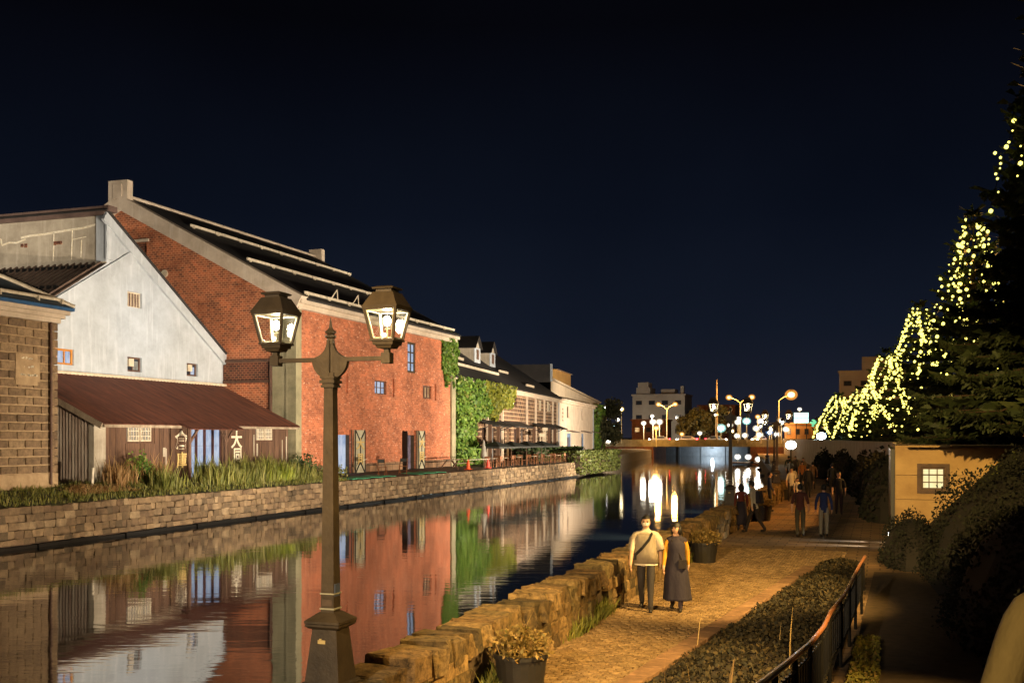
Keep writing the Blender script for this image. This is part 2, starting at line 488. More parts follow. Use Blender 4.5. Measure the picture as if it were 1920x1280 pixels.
M['glass_dark'] = mat_plain('dark window glass', lin(58, 62, 70), lin(34, 36, 44), 0.12, 2)

# water
def make_water():
    t = NT('canal water')
    t.base((0.006, 0.009, 0.010, 1))
    t.set(Roughness=0.035, IOR=2.35)
    pos = t.node('ShaderNodeNewGeometry').outputs['Position']
    mp = t.node('ShaderNodeMapping'); mp.inputs['Scale'].default_value = (1.0, 1.0, 1.0)
    mp.inputs['Rotation'].default_value = (0, 0, R(-19))
    t.link(pos, mp.inputs['Vector'])
    mp2 = t.node('ShaderNodeMapping'); mp2.inputs['Scale'].default_value = (0.5, 1.6, 1.0)
    t.link(mp.outputs[0], mp2.inputs['Vector'])
    n1 = t.noise(mp2.outputs[0], 1.3, 3, 0.55)
    n2 = t.noise(mp.outputs[0], 0.22, 2, 0.5)
    h = t.math('ADD', t.math('MULTIPLY', n1, 0.35), n2)
    t.bump(h, 0.042, 0.25)
    return t.m
M['water'] = make_water()

# ------------------------------------------------------------------ stones, walls, windows
def unit_stone(seed, bev=0.10, jit=0.05):
    r = random.Random(seed)
    bm = bmesh.new()
    bmesh.ops.create_cube(bm, size=1.0)
    bmesh.ops.bevel(bm, geom=list(bm.edges) + list(bm.verts), offset=bev, segments=1, affect='EDGES', profile=0.5)
    for v in bm.verts:
        v.co += Vector((r.uniform(-jit, jit), r.uniform(-jit, jit), r.uniform(-jit, jit)))
    vs = [tuple(v.co) for v in bm.verts]; bm.verts.index_update()
    fs = [tuple(v.index for v in f.verts) for f in bm.faces]
    bm.free()
    return vs, fs
STONES = [unit_stone(s) for s in range(8)]
ROUGH = [unit_stone(s + 50, 0.07, 0.085) for s in range(18)]
FLATS = [unit_stone(s + 20, 0.07, 0.03) for s in range(6)]

def lay_stones(name, spots, mat, parent, shapes=STONES, limit=290):
    """spots: (centre, size, rotz). The first ones are single parts, the rest one joined part."""
    cache = []
    for vs, fs in shapes:
        me = bpy.data.meshes.new(name); me.from_pydata(vs, [], fs); me.update(); me.materials.append(mat)
        cache.append(me)
    off = wloc(parent)
    rest = MB()
    for i, (c, s, rz) in enumerate(spots):
        k = random.randrange(len(shapes))
        if i < limit:
            o = link_mesh(name, cache[k], parent)
            o.location = Vector(c) - off; o.scale = s; o.rotation_euler = (0, 0, rz)
        else:
            Mx = Matrix.Translation(c) @ Matrix.Rotation(rz, 4, 'Z') @ Matrix.Diagonal((*s, 1))
            rest.add([Mx @ Vector(v) for v in shapes[k][0]], shapes[k][1])
    if rest.v:
        tag(rest.build(name + '_courses', mat, parent), kind='stuff')

def P(plane, pos, u, v, off=0.0):
    return (pos + off, u, v) if plane == 'X' else (u, pos - off, v)

def wall_profile(mb, plane, pos, bottom, segs, holes, depth):
    """wall in the plane X=pos (seen from +X) or Y=pos (seen from -Y); segs (u0,top0,u1,top1); holes (u0,u1,v0,v1)"""
    for (a0, t0, a1, t1) in segs:
        us = sorted({a0, a1} | {u for h in holes for u in h[:2] if a0 < u < a1})
        tp = lambda u: t0 + (t1 - t0) * (u - a0) / (a1 - a0)
        for ua, ub in zip(us, us[1:]):
            mid = (ua + ub) / 2
            lo = bottom
            for h in sorted([h for h in holes if h[0] < mid < h[1]], key=lambda h: h[2]):
                if h[2] > lo:
                    mb.quad(P(plane, pos, ua, lo), P(plane, pos, ub, lo), P(plane, pos, ub, h[2]), P(plane, pos, ua, h[2]))
                lo = h[3]
            mb.quad(P(plane, pos, ua, lo), P(plane, pos, ub, lo), P(plane, pos, ub, tp(ub)), P(plane, pos, ua, tp(ua)))
    for (u0, u1, v0, v1) in holes:
        q = lambda u, v, o: P(plane, pos, u, v, o)
        for (a, b) in (((u0, v0), (u1, v0)), ((u1, v0), (u1, v1)), ((u1, v1), (u0, v1)), ((u0, v1), (u0, v0))):
            mb.quad(q(*a, 0), q(*b, 0), q(*b, -depth), q(*a, -depth))

def pbox(mb, plane, pos, u0, u1, v0, v1, o0, o1):
    """box lying on a wall plane, from offset o0 to o1 outwards"""
    a, b = P(plane, pos, u0, v0, o0), P(plane, pos, u1, v1, o1)
    return mb.box(min(a[0], b[0]), max(a[0], b[0]), min(a[1], b[1]), max(a[1], b[1]), v0, v1)

def window(parent, plane, pos, u0, u1, v0, v1, frame, pane, nx=2, nz=2, fw=0.07, depth=0.12, bar=0.03, local=False, name='window', sill=None):
    """frame bars with real thickness in a reveal, pane behind them"""
    f = MB()
    d0, d1 = -depth, -depth + 0.07
    pbox(f, plane, pos, u0, u0 + fw, v0, v1, d0, d1); pbox(f, plane, pos, u1 - fw, u1, v0, v1, d0, d1)
    pbox(f, plane, pos, u0 + fw, u1 - fw, v0, v0 + fw, d0, d1); pbox(f, plane, pos, u0 + fw, u1 - fw, v1 - fw, v1, d0, d1)
    for i in range(1, nx):
        u = u0 + (u1 - u0) * i / nx
        pbox(f, plane, pos, u - bar / 2, u + bar / 2, v0 + fw, v1 - fw, d0 + 0.005, d1 - 0.01)
    for i in range(1, nz):
        v = v0 + (v1 - v0) * i / nz
        pbox(f, plane, pos, u0 + fw, u1 - fw, v - bar / 2, v + bar / 2, d0 + 0.008, d1 - 0.013)
    w = f.build(name, frame, parent, local)
    g = MB()
    pbox(g, plane, pos, u0 + 0.01, u1 - 0.01, v0 + 0.01, v1 - 0.01, d0 - 0.03, d0 + 0.003)
    if local:
        o = link_mesh('pane', g.mesh('pane', pane), w)
    else:
        o = link_mesh('pane', g.mesh('pane', pane, off=wloc(parent)), w)
    if sill:
        s = MB(); pbox(s, plane, pos, u0 - 0.08, u1 + 0.08, v0 - 0.1, v0 - 0.004, -0.04, 0.08)
        link_mesh('sill', s.mesh('sill', sill, off=(0, 0, 0) if local else wloc(parent)), w)
    return w

def slab(mb, a, b, c, d, th):
    """roof slab: a,b,c,d top corners; thickness downwards along the normal"""
    a, b, c, d = map(Vector, (a, b, c, d))
    n = (b - a).cross(d - a).normalized()
    if n.z < 0: n = -n
    lo = [p - n * th for p in (a, b, c, d)]
    mb.add([*lo, a, b, c, d], [(0, 3, 2, 1), (4, 5, 6, 7), (0, 1, 5, 4), (1, 2, 6, 5), (2, 3, 7, 6), (3, 0, 4, 7)])

def corrugated(mb, a, along, up, n, amp, normal, per=4):
    """corrugated sheet: origin a, vector along (n waves), vector up"""
    a, along, up, normal = map(Vector, (a, along, up, normal)); normal.normalize()
    k = n * per
    vs, fs = [], []
    for i in range(k + 1):
        h = amp * math.sin(2 * math.pi * i / per)
        p = a + along * (i / k) + normal * h
        vs += [p, p + up]
    for i in range(k):
        fs.append((2 * i, 2 * i + 2, 2 * i + 3, 2 * i + 1))
    mb.add(vs, fs)

def text_mesh(name, ch, mat, parent, plane, pos, uc, v0, w, h, off, thick=0.02, slim=1.0, local=False):
    """one painted character standing 'off' in front of a wall, w wide and h tall"""
    cu = bpy.data.curves.new('glyph', 'FONT'); cu.body = ch; cu.resolution_u = 3; cu.extrude = 0.012; cu.offset = 0.016
    o = bpy.data.objects.new('glyph', cu); COL.objects.link(o)
    dg = bpy.context.evaluated_depsgraph_get()
    me = bpy.data.meshes.new_from_object(o.evaluated_get(dg))
    bpy.data.objects.remove(o)
    xs = [v.co.x for v in me.vertices]; ys = [v.co.y for v in me.vertices]
    x0, x1, y0, y1 = min(xs), max(xs), min(ys), max(ys)
    base = Vector((0, 0, 0)) if local else wloc(parent)
    for v in me.vertices:
        u = uc + ((v.co.x - x0) / (x1 - x0) - 0.5) * w
        z = v0 + (v.co.y - y0) / (y1 - y0) * h
        v.co = Vector(P(plane, pos, u, z, off + v.co.z)) - base
    me.materials.clear(); me.materials.append(mat)
    me.name = name
    return link_mesh(name, me, parent)

def bend(y):
    return -max(0.0, y - 60.0) * 0.117

# ------------------------------------------------------------------ ground, water, promenade (the setting)
g = MB(); g.quad((-3000, -600, -1.9), (3000, -600, -1.9), (3000, 4000, -1.9), (-3000, 4000, -1.9))
tag(g.build('ground', M['earth']), kind='structure')

g = MB()
g.quad((-60, -80, -0.76), (2, -80, -0.76), (2, 60, -0.76), (-60, 60, -0.76))
g.quad((-60, 60, -0.76), (2, 60, -0.76), (-18, 236, -0.76), (-60, 236, -0.76))
tag(g.build('water', M['water']), kind='structure')

def bank_x(y):  # canal edge on the warehouse side
    return -29.2 if y < 104 else -29.2 - (y - 104) * 0.135
def ridge_z(y):  # ground in front of the buildings
    t = min(1, max(0, (y - 53) / 4))
    return 1.22 * (1 - t) + 0.90 * t
rows = [-40, 10, 20, 26, 29, 31, 33, 35, 37, 39, 41, 43, 45, 47, 49, 51, 53, 54, 55, 56, 57, 60, 70, 80, 104, 130, 170, 236]
def terrain(name, mat, ys, prof, kind='structure'):
    mb = MB()
    for ya, yb in zip(ys, ys[1:]):
        pa, pb = prof(ya), prof(yb)
        for (xa, za), (xb, zb), (xc, zc), (xd, zd) in zip(pa, pa[1:], pb[1:], pb):
            mb.quad((xa, ya, za), (xb, ya, zb), (xc, yb, zc), (xd, yb, zd))
    return tag(mb.build(name, mat), kind=kind)
def prof_left(y):
    e = bank_x(y); rz = ridge_z(y)
    j = 0.06 * math.sin(y * 2.1) + 0.05 * math.sin(y * 5.3)
    return [(e - 400, rz), (e - 3.6, rz), (e - 2.0, 0.5 * (rz + 0.78) + (j if y < 55 else 0)), (e - 0.30, 0.70), (e - 0.30, -1.9)]
terrain('bank', M['turf'], [y for y in rows if y <= 54] + [54.6], prof_left)
terrain('quay_terrace', M['terrace'], [54.6] + [y for y in rows if y >= 55], prof_left)

# promenade, retaining wall, street on the right
def prof_prom(y):
    b = bend(y)
    return [(-4.75 + b, 0.0), (0.9 + b, 0.0)]
pys = [-30, 8, 33, 60, 90, 120, 160, 228]
pm = MB()
for ya, yb in zip(pys, pys[1:]):
    pa, pb = prof_prom(ya), prof_prom(yb)
    pm.quad((pa[0][0], ya, 0), (pa[1][0], ya, 0), (pb[1][0], yb, 0), (pb[0][0], yb, 0))
promenade = tag(pm.build('promenade', M['paving']), kind='structure')

# setts: single stones where they show largest, the rest joined
spots = []
y = 8.3
row = 0
while y < 31.5:
    x = -4.66 + (0.07 if row % 2 else 0.0)
    edge = -3.38 + (y - 12.0) * 0.105 if y < 27 else -0.9
    while x < min(edge, 0.25):
        if not (-1.1 < x and 27 < y < 28.6):
            spots.append(((x + random.uniform(-.008, .008), y + random.uniform(-.008, .008), 0.012 + random.uniform(-.006, .006)), (0.128, 0.110, 0.05), random.uniform(-.05, .05)))
        x += 0.148
    y += 0.131; row += 1
spots.sort(key=lambda s: (s[0][1] < 12.6, s[0][1] + abs(s[0][0] + 3.8) * 0.5))
lay_stones('sett', spots, M['sett'], promenade, FLATS, 290)

# street deck behind the retaining wall, bank below it
st = MB()
for ya, yb in zip([32.6, 60, 90, 120, 160, 236], [60, 90, 120, 160, 236]):
    st.quad((0.75 + bend(ya), ya, 2.96), (160, ya, 2.96), (160, yb, 2.96), (0.75 + bend(yb), yb, 2.96))
st.quad((3.6, -40, 2.96), (160, -40, 2.96), (160, 32.6, 2.96), (3.6, 32.6, 2.96))
tag(st.build('street', M['asphalt']), kind='structure')
sl = MB()
for ya, yb in zip([6, 12, 20, 27, 33], [12, 20, 27, 33]):
    e = lambda y: 1.75 - max(0, y - 12) * 0.055
    sl.quad((e(ya), ya, 0.02), (3.6, ya, 2.97), (3.6, yb, 2.97), (e(yb), yb, 0.02))
tag(sl.build('embankment', M['earth']), kind='structure')
rw = MB()
for ya, yb in zip([42, 60, 90, 120, 160, 228], [60, 90, 120, 160, 228]):
    a, b = 0.55 + bend(ya), 0.55 + bend(yb)
    rw.hexa([(a, ya, -0.1), (a + 0.4, ya, -0.1), (b + 0.4, yb, -0.1), (b, yb, -0.1)], [(a, ya, 3.0), (a + 0.4, ya, 3.0), (b + 0.4, yb, 3.0), (b, yb, 3.0)])
tag(rw.build('retaining_wall', M['concrete']), 'long concrete retaining wall under the street beside the promenade', 'wall')

# ramp path down from where the picture was taken
rp = MB()
pts = [(-14, 1.64), (2, 1.64), (5, 1.2), (9, 0.55), (13, 0.06), (22, 0.03), (27, 0.03)]
for (ya, za), (yb, zb) in zip(pts, pts[1:]):
    xa0, xb0 = -0.55 + max(0, ya - 8) * 0.022, -0.55 + max(0, yb - 8) * 0.022
    if ya < 2: xa0 = -5.0; xb0 = -5.0 if yb < 2 else -0.9
    rp.hexa([(xa0, ya, -0.2), (1.8, ya, -0.2), (1.8, yb, -0.2), (xb0, yb, -0.2)], [(xa0, ya, za), (1.8, ya, za), (1.8, yb, zb), (xb0, yb, zb)])
tag(rp.build('ramp_path', M['path_brown']), kind='structure')

# ------------------------------------------------------------------ quay wall across the canal
qw = thing('quay_wall', 'long stone quay wall along the far side of the canal', 'wall', (-29.2, 66, -0.76))
b = MB(); b.box(-29.9, -29.36, 10, 104.2, -1.6, 0.66)
b.build('core', M['mortar'], qw)
b = MB()
for i, yy in enumerate(np.arange(20, 104, 1.6)):
    b.box(-29.4, -29.10 + 0.03 * ((i * 5) % 3), yy, yy + 1.57, -1.2, -0.66 + 0.02 * ((i * 7) % 3))
tag(b.build('footing_ledge', M['iron_black'], qw), kind='stuff')
spots = []
zc = -0.60
for row, hh in enumerate((0.21, 0.30, 0.29, 0.27, 0.25)):
    yy = 12.0
    while yy < 104.0:
        w = random.uniform(0.24, 0.62)
        lean = 0.03 * row
        spots.append(((-29.24 - lean + random.uniform(-.03, .03), yy + w / 2, zc + hh / 2 + random.uniform(-.015, .015)), (0.26, w + random.uniform(-.03, .02), hh + random.uniform(-.035, .01)), random.uniform(-.07, .07)))
        yy += w
    zc += hh
spots.sort(key=lambda s: abs(s[0][1] - 29) if s[0][1] > 28.6 else 500)
lay_stones('stone', spots, M['quay'], qw, ROUGH, 290)

# mooring ring on the quay
b = MB()
cc = Vector((-29.0, 70.4, 0.58)); n = 12
ring = [cc + Vector((0.03, math.cos(2 * math.pi * i / n) * 0.16, math.sin(2 * math.pi * i / n) * 0.16)) for i in range(n + 1)]
b.tube(ring, 0.035, 6, False); b.box(-29.25, -28.95, 70.33, 70.47, 0.68, 0.76)
tag(b.build('mooring_ring', M['wood_grey']), 'pale iron mooring ring on the quay below the green mats', 'ring')

# ------------------------------------------------------------------ promenade parapet wall
pw = thing('parapet_wall', 'low rough stone wall between the promenade and the canal', 'wall', (-4.95, 20, 0))
b = MB()
WALL_END = 150
for ya, yb in zip([6, 33, 60, 90, 120], [33, 60, 90, 120, WALL_END]):
    a, c = bend(ya), bend(yb)
    b.hexa([(-5.2 + a, ya, -1.9), (-4.82 + a, ya, -1.9), (-4.82 + c, yb, -1.9), (-5.2 + c, yb, -1.9)], [(-5.2 + a, ya, 0.62), (-4.82 + a, ya, 0.62), (-4.82 + c, yb, 0.62), (-5.2 + c, yb, 0.62)])
b.build('core', M['mortar'], pw)
niches = [(12.2, 13.6), (17.9, 19.1), (26.6, 28.0), (35.5, 36.8), (44, 45.2)]
spots = []
yy = 7.0
while yy < 62:
    w = random.uniform(0.18, 0.44)
    spots.append(((-4.98 + bend(yy) + random.uniform(-.05, .05), yy + w / 2, 0.72 + random.uniform(-.05, .05)), (0.60, w + 0.02, 0.30), random.uniform(-.16, .16)))
    yy += w
zc = 0.02
for row, hh in enumerate((0.22, 0.2, 0.2)):
    yy = 7.0 + row * 0.13
    while yy < 60:
        w = random.uniform(0.24, 0.48)
        mid = yy + w / 2
        back = 0.20 if any(a < mid < c for a, c in niches) else 0.0
        spots.append(((-4.80 - back + random.uniform(-.025, .025), mid, zc + hh / 2), (0.22, w + 0.01, hh + 0.005), random.uniform(-.08, .08)))
        yy += w
    zc += hh
spots.sort(key=lambda s: (s[0][1] < 8.8, s[0][1]))
lay_stones('stone', spots, M['wall_stone'], pw, ROUGH, 290)

# kerb stones along the planting bed
kb = thing('kerb_edging', 'row of pinkish kerb stones along the planting bed', 'kerb', (-2.6, 16, 0))
spots = []
yy = 9.0
while yy < 27.4:
    x = -3.33 + (yy - 12.0) * 0.105
    spots.append(((x + 0.1, yy, 0.03), (0.30, 0.56, 0.12), -0.105 + random.uniform(-.02, .02)))
    yy += 0.58
lay_stones('stone', spots, M['kerb'], kb, FLATS, 290)

# ------------------------------------------------------------------ stone block building at the picture's edge
K = thing('block_storehouse', 'brown rough stone block storehouse with a blue hipped roof edge', 'building', (-36, 32, 1.2))
b = MB(); b.box(-46, -32.56, 22, 35.84, 1.0, 8.1); b.build('wall', M['mortar_pale'], K)
b = MB(); b.box(-46, -32.46, 22, 35.94, 0.7, 1.76); b.build('plinth', M['mortar_pale'], K)
spots = []
for row in range(18):
    z = 1.78 + row * 0.346
    yy = 35.44 - (0.43 if row % 2 else 0.86)
    ye = 35.44
    while ye > 22.5:
        spots.append(((-32.55, (yy + ye) / 2, z + 0.165), (0.16, ye - yy - 0.08, 0.285), 0))
        ye = yy; yy -= 0.86
    spots.append(((-32.53, 35.70, z + 0.165), (0.18, 0.42, 0.31), 0))
    spots.append(((-33.0, 35.87, z + 0.165), (0.8, 0.14, 0.31), 0))
spots.sort(key=lambda s: -s[0][1])
lay_stones('stone_block', spots, M['block'], K, FLATS, 290)
b = MB()
b.box(-46, -32.38, 22, 36.02, 8.0, 8.2); b.box(-46, -32.25, 22, 36.14, 8.2, 8.36); b.box(-46, -32.12, 22, 36.28, 8.36, 8.52)
b.build('cornice', M['trim'], K)
b = MB(); b.box(-47, -32.02, 21, 36.42, 8.53, 8.66); b.build('eave_board', M['roof_blue'], K)
rf = MB()
e0, e1, zt = -32.0, 36.44, 8.67
rf.add([(e0, 21, zt), (e0, e1, zt), (-46, e1, zt), (-39, 29.4, 12.6), (-39, 21, 12.6), (-46, 21, zt)], [(0, 1, 3, 4), (1, 2, 3), (2, 5, 4, 3)])
roofK = rf.build('roof', M['roof_bluegrey'], K)
b = MB(); b.tube([(-32.05, e1, 8.72), (-39, 29.4, 12.66)], 0.1, 6); b.tube([(-32.35, 22, 8.98), (-32.35, 36.1, 8.98)], 0.07, 6)
for yy in (30.5, 32.6, 34.6, 35.9): b.box(-32.45, -32.2, yy, yy + 0.06, 8.68, 8.99)
link_mesh('snow_guard', b.mesh('snow_guard', M['snow_rail'], off=wloc(K)), roofK)
b = MB(); b.tube([(-32.36, 35.44, 1.3), (-32.36, 35.44, 8.0)], 0.05, 8); b.build('downpipe', M['frame_brown'], K)
b = MB()
for (y0, y1, z0, z1) in ((33.62, 34.78, 5.35, 6.6), (33.75, 34.9, 5.5, 6.3)): b.box(-32.47, -32.442 - 0.003 * (z0 > 5.4), y0, y1, z0, z1)
pt = b.build('worn_render_patch', M['mortar_pale'], K)
b = MB()
for i in range(26):
    yy, zz = random.uniform(33.8, 34.7), random.choice((5.72, 5.74, 6.05, 6.42)) + random.uniform(-.04, .04)
    b.box(-32.44, -32.425, yy, yy + random.uniform(.03, .14), zz, zz + random.uniform(.03, .07))
link_mesh('faded_lettering', b.mesh('faded_lettering', M['paint_white'], off=wloc(K)), pt)

# ------------------------------------------------------------------ white gabled warehouse with raised roof
W = thing('white_warehouse', 'white plastered gabled warehouse with a raised concrete clerestory', 'building', (-45, 47, 1.2))
XW = -38.0
holesW = [(47.16, 48.34, 10.24, 11.07), (47.16, 48.34, 6.78, 7.57), (52.31, 53.38, 6.82, 7.57), (41.5, 43.14, 6.83, 7.61)]
b = MB()
wall_profile(b, 'X', XW, 1.0, [(38.5, 8.1, 45.54, 12.3), (45.54, 14.90, 55.95, 8.40)], holesW, 0.25)
b.quad((XW, 38.5, 1.0), (XW, 38.5, 8.1), (-62, 38.5, 8.1), (-62, 38.5, 1.0))
b.build('gable_wall', M['plaster'], W)
window(W, 'X', XW, *holesW[0], M['frame_white'], M['frame_brown'], 5, 1, 0.06, 0.2, 0.05)
for h, pane in ((holesW[1], M['lit_lattice']), (holesW[2], M['lit_blue'])):
    w_ = window(W, 'X', XW, *h, M['frame_brown'], M['glass_dark'], 2, 1, 0.09, 0.2, 0.05)
    s = MB(); pbox(s, 'X', XW, h[0] + (h[1] - h[0]) * .5, h[1] - .1, h[2] + .12, h[3] - .2, -0.19, -0.185)
    link_mesh('lit_inside', s.mesh('lit_inside', pane, off=wloc(W)), w_)
    s = MB(); pbox(s, 'X', XW, h[0] + 0.08, h[0] + 0.46, h[2] + 0.28, h[3] - .1, -0.12, 0.05)
    link_mesh('air_conditioner', s.mesh('air_conditioner', M['frame_white'], off=wloc(W)), w_)
window(W, 'X', XW, *holesW[3], mat_plain('amber wood frame', lin(206, 140, 56), lin(160, 100, 40), 0.6, 4), M['lit_blue'], 3, 1, 0.1, 0.15, 0.08)
b = MB()
def rake(mb, ya, za, yb, zb, w, o0, o1, X):
    d = Vector((0, yb - ya, zb - za)).normalized(); nn = Vector((0, -d.z, d.y))
    if nn.z > 0: nn = -nn
    q = [Vector((0, ya, za)), Vector((0, yb, zb)), Vector((0, yb, zb)) + nn * w, Vector((0, ya, za)) + nn * w]
    f = lambda p, o: (X + o, p.y, p.z)
    mb.add([f(p, o0) for p in q] + [f(p, o1) for p in q], [(0, 1, 2, 3), (7, 6, 5, 4), (0, 4, 5, 1), (1, 5, 6, 2), (2, 6, 7, 3), (3, 7, 4, 0)])
rake(b, 45.44, 15.02, 56.3, 8.22, 0.62, 0.0, 0.16, XW)
rake(b, 38.2, 7.98, 47.5, 13.30, 0.62, 0.0, 0.13, XW)
b.box(XW, XW + 0.1, 45.42, 46.05, 12.5, 14.6)
b.build('rake_trim', M['plaster'], W)
b = MB(); pbox(b, 'X', XW, 41.0, 56.0, 6.36, 6.50, 0.0, 0.22); b.build('flashing', M['frame_white'], W)
b = MB()
slab(b, (XW + 0.25, 45.3, 15.12), (-62, 45.3, 15.12), (-62, 56.02, 8.42), (XW + 0.25, 56.02, 8.42), 0.12)
b.build('roof', M['roof_black'], W)
b = MB(); slab(b, (XW - 0.03, 38.1, 7.98), (-62, 38.1, 7.98), (-62, 45.5, 12.29), (XW - 0.03, 45.5, 12.29), 0.12)
rl = b.build('roof', M['roof_seam'], W)
b = MB()
x = -38.3
while x > -50:
    b.bar((x, 38.15, 8.10), (x, 45.45, 12.36), 0.06, 0.09); x -= 0.42
link_mesh('standing_seam', b.mesh('standing_seam', M['roof_seam'], off=wloc(W)), rl)['kind'] = 'stuff'
b = MB()
for k, t in enumerate((0.30, 0.58, 0.9)):
    x = -38.5
    while x > -48:
        yy, zz = 38.1 + 7.4 * t, 8.02 + 4.31 * t
        b.box(x - 0.09, x + 0.09, yy, yy + 0.14, zz + 0.06, zz + 0.24); x -= 0.42
link_mesh('snow_guard', b.mesh('snow_guard', M['iron_black'], off=wloc(W)), rl)['kind'] = 'stuff'
b = MB(); b.box(-62, XW - 0.02, 45.54, 45.9, 12.2, 14.9); cw = b.build('clerestory_wall', M['concrete'], W)
b = MB(); b.box(XW - 0.62, XW - 0.01, 45.48, 45.54, 12.4, 14.86); link_mesh('corner_panel', b.mesh('corner_panel', M['plaster'], off=wloc(W)), cw)
# white crack repairs and bare brick spots on the clerestory
b = MB()
def crack(pts, w):
    for (x0, z0), (x1, z1) in zip(pts, pts[1:]): b.bar((x0, 45.535, z0), (x1, 45.535, z1), 0.02, w)
crack([(-38.7, 14.35), (-39.5, 14.22), (-40.6, 14.16), (-42.0, 14.05), (-43.0, 14.02), (-43.6, 13.95)], 0.11)
crack([(-43.3, 13.85), (-43.9, 13.7), (-44.4, 13.74), (-44.9, 13.62), (-44.95, 13.95), (-46.2, 13.95), (-47.5, 14.0)], 0.09)
crack([(-41.4, 14.1), (-41.45, 12.6)], 0.06); crack([(-40.2, 14.15), (-40.25, 12.6)], 0.06); crack([(-39.6, 13.6), (-39.65, 12.7)], 0.05); crack([(-40.2, 13.65), (-39.3, 13.75)], 0.04)
link_mesh('crack_repair', b.mesh('crack_repair', M['paint_white'], off=wloc(W)), cw)
for xs in ((-41.3, -41.1, -40.95), (-43.5, -43.25), (-45.8, -45.5)):
    b = MB()
    for x_ in xs: b.box(x_ - 0.1, x_ + 0.08, 45.51, 45.55, 13.42 + random.uniform(-.05, .05), 13.62)
    link_mesh('bare_brick', b.mesh('bare_brick', M['brick_dark'], off=wloc(W)), cw)
b = MB(); b.box(-62, XW + 0.02, 45.30, 45.53, 14.78, 15.24); b.box(XW - 0.02, XW + 0.3, 45.3, 46.0, 14.95, 15.26)
b.build('fascia', M['fascia'], W)

# ------------------------------------------------------------------ rust brown lean-to shed with painted characters
S = thing('lean_to_shed', 'timber lean-to shed with a rust brown corrugated roof', 'building', (-35, 47, 1.2))
XS = -33.3
nrm = Vector((0.41, 0, 0.91))
b = MB(); corrugated(b, (-38.0, 38.6, 6.46), (0, 17.0, 0), (5.55, 0, -2.55), 60, 0.025, nrm)
slab(b, (-38.0, 38.6, 6.42), (-32.45, 38.6, 3.87), (-32.45, 55.6, 3.87), (-38.0, 55.6, 6.42), 0.05)
corrugated(b, (-32.7, 44.2, 4.04), (0, 4.65, 0), (0.8, 0, -0.33), 16, 0.025, nrm)
slab(b, (-32.7, 44.2, 4.01), (-31.9, 44.2, 3.68), (-31.9, 48.85, 3.68), (-32.7, 48.85, 4.01), 0.05)
b.build('roof', M['roof_rust'], S)
b = MB(); b.box(-32.52, -32.40, 38.7, 44.2, 3.70, 3.83); b.build('eave_board', M['wood_grey'], S)
b = MB(); b.box(-32.52, -32.40, 48.9, 55.4, 3.72, 3.84); b.build('eave_board', M['wood_grey'], S)
b = MB(); b.bar((-37.9, 38.62, 6.30), (-32.5, 38.62, 3.76), 0.07, 0.26); b.build('bargeboard', M['wood_grey'], S)
b = MB(); b.box(XS - 0.3, XS - 0.02, 39.1, 46.0, 0.8, 4.12); b.box(XS - 0.3, XS - 0.02, 48.95, 55.6, 0.8, 4.12); b.box(XS - 0.3, XS - 0.02, 46.0, 48.95, 3.75, 4.12)
b.box(-34.2, -34.1, 46.0, 48.95, 0.8, 3.8)
b.build('wall', M['wood_panel'], S)
# corrugated end wall
b = MB(); corrugated(b, (-33.35, 39.03, 0.8), (-4.5, 0, 0), (0, 0, 3.1), 26, 0.03, (0, -1, 0))
vs = b.v
for i, p in enumerate(vs):
    if p[2] > 2: b.v[i] = (p[0], p[1], 4.05 + (-32.9 - p[0]) * 0.459)
b.build('end_wall', M['corrugated'], S)
b = MB(); b.box(-33.5, -33.22, 38.98, 39.75, 0.8, 3.85); b.build('corner_post', M['concrete'], S)
# boards
yy = 39.78
blocks = [(41.2, 43.05, 3.0, 3.95), (44.4, 46.0, 0, 9), (45.9, 49.0, 0, 9), (49.25, 51.02, 0, 9), (52.1, 53.9, 3.05, 3.95)]
me_cache = {}
while yy < 55.55:
    w = random.choice((0.28, 0.34, 0.42))
    y1 = min(yy + w, 55.6); m = (yy + y1) / 2
    z0, z1 = 0.9, 3.95
    hit = [k for k in blocks if k[0] < y1 - 0.02 and k[1] > yy + 0.02]
    if any(k[2] == 0 for k in hit):
        yy = max(k[1] for k in hit); continue
    if hit: z1 = hit[0][2] - 0.04
    b = MB(); b.box(XS - 0.02, XS + random.uniform(0.012, 0.035), yy + 0.008, y1 - 0.008, z0, z1 + random.uniform(-0.0, 0.0))
    b.build('board', random.choice((M['wood_dark'], M['wood_panel'], M['wood_dark'])), S)
    yy = y1
b = MB()
for (y0, z0, z1) in ((44.1, 1.9, 2.7), (43.9, 2.3, 2.75), (51.9, 2.2, 3.4), (52.2, 2.2, 2.9), (54.9, 1.2, 3.1), (55.35, 1.2, 3.3), (53.7, 1.3, 1.9), (51.2, 1.5, 1.7)):
    b.box(XS + 0.036, XS + 0.042, y0, y0 + random.uniform(.08, .2), z0, z1)
b.build('peeled_paint', M['concrete'], S)
for (a0, a1, z0, z1) in ((41.29, 42.95, 3.06, 3.80), (52.21, 53.77, 3.10, 3.80)):
    mid = (a0 + a1) / 2
    for (c0, c1) in ((a0, mid - 0.04), (mid + 0.04, a1)):
        window(S, 'X', XS + 0.13, c0, c1, z0, z1, M['frame_white'], M['lit_lattice'], 4, 3, 0.06, 0.12, 0.03)
# glazed doors
zz0, zz1 = 1.0, 3.72
for i in range(4):
    a0 = 46.05 + i * 0.72
    window(S, 'X', XS + 0.02, a0, a0 + 0.70, zz0, zz1, M['frame_red'], M['lit_blue'], 1, 3, 0.07, 0.15, 0.012, name='glazed_door')
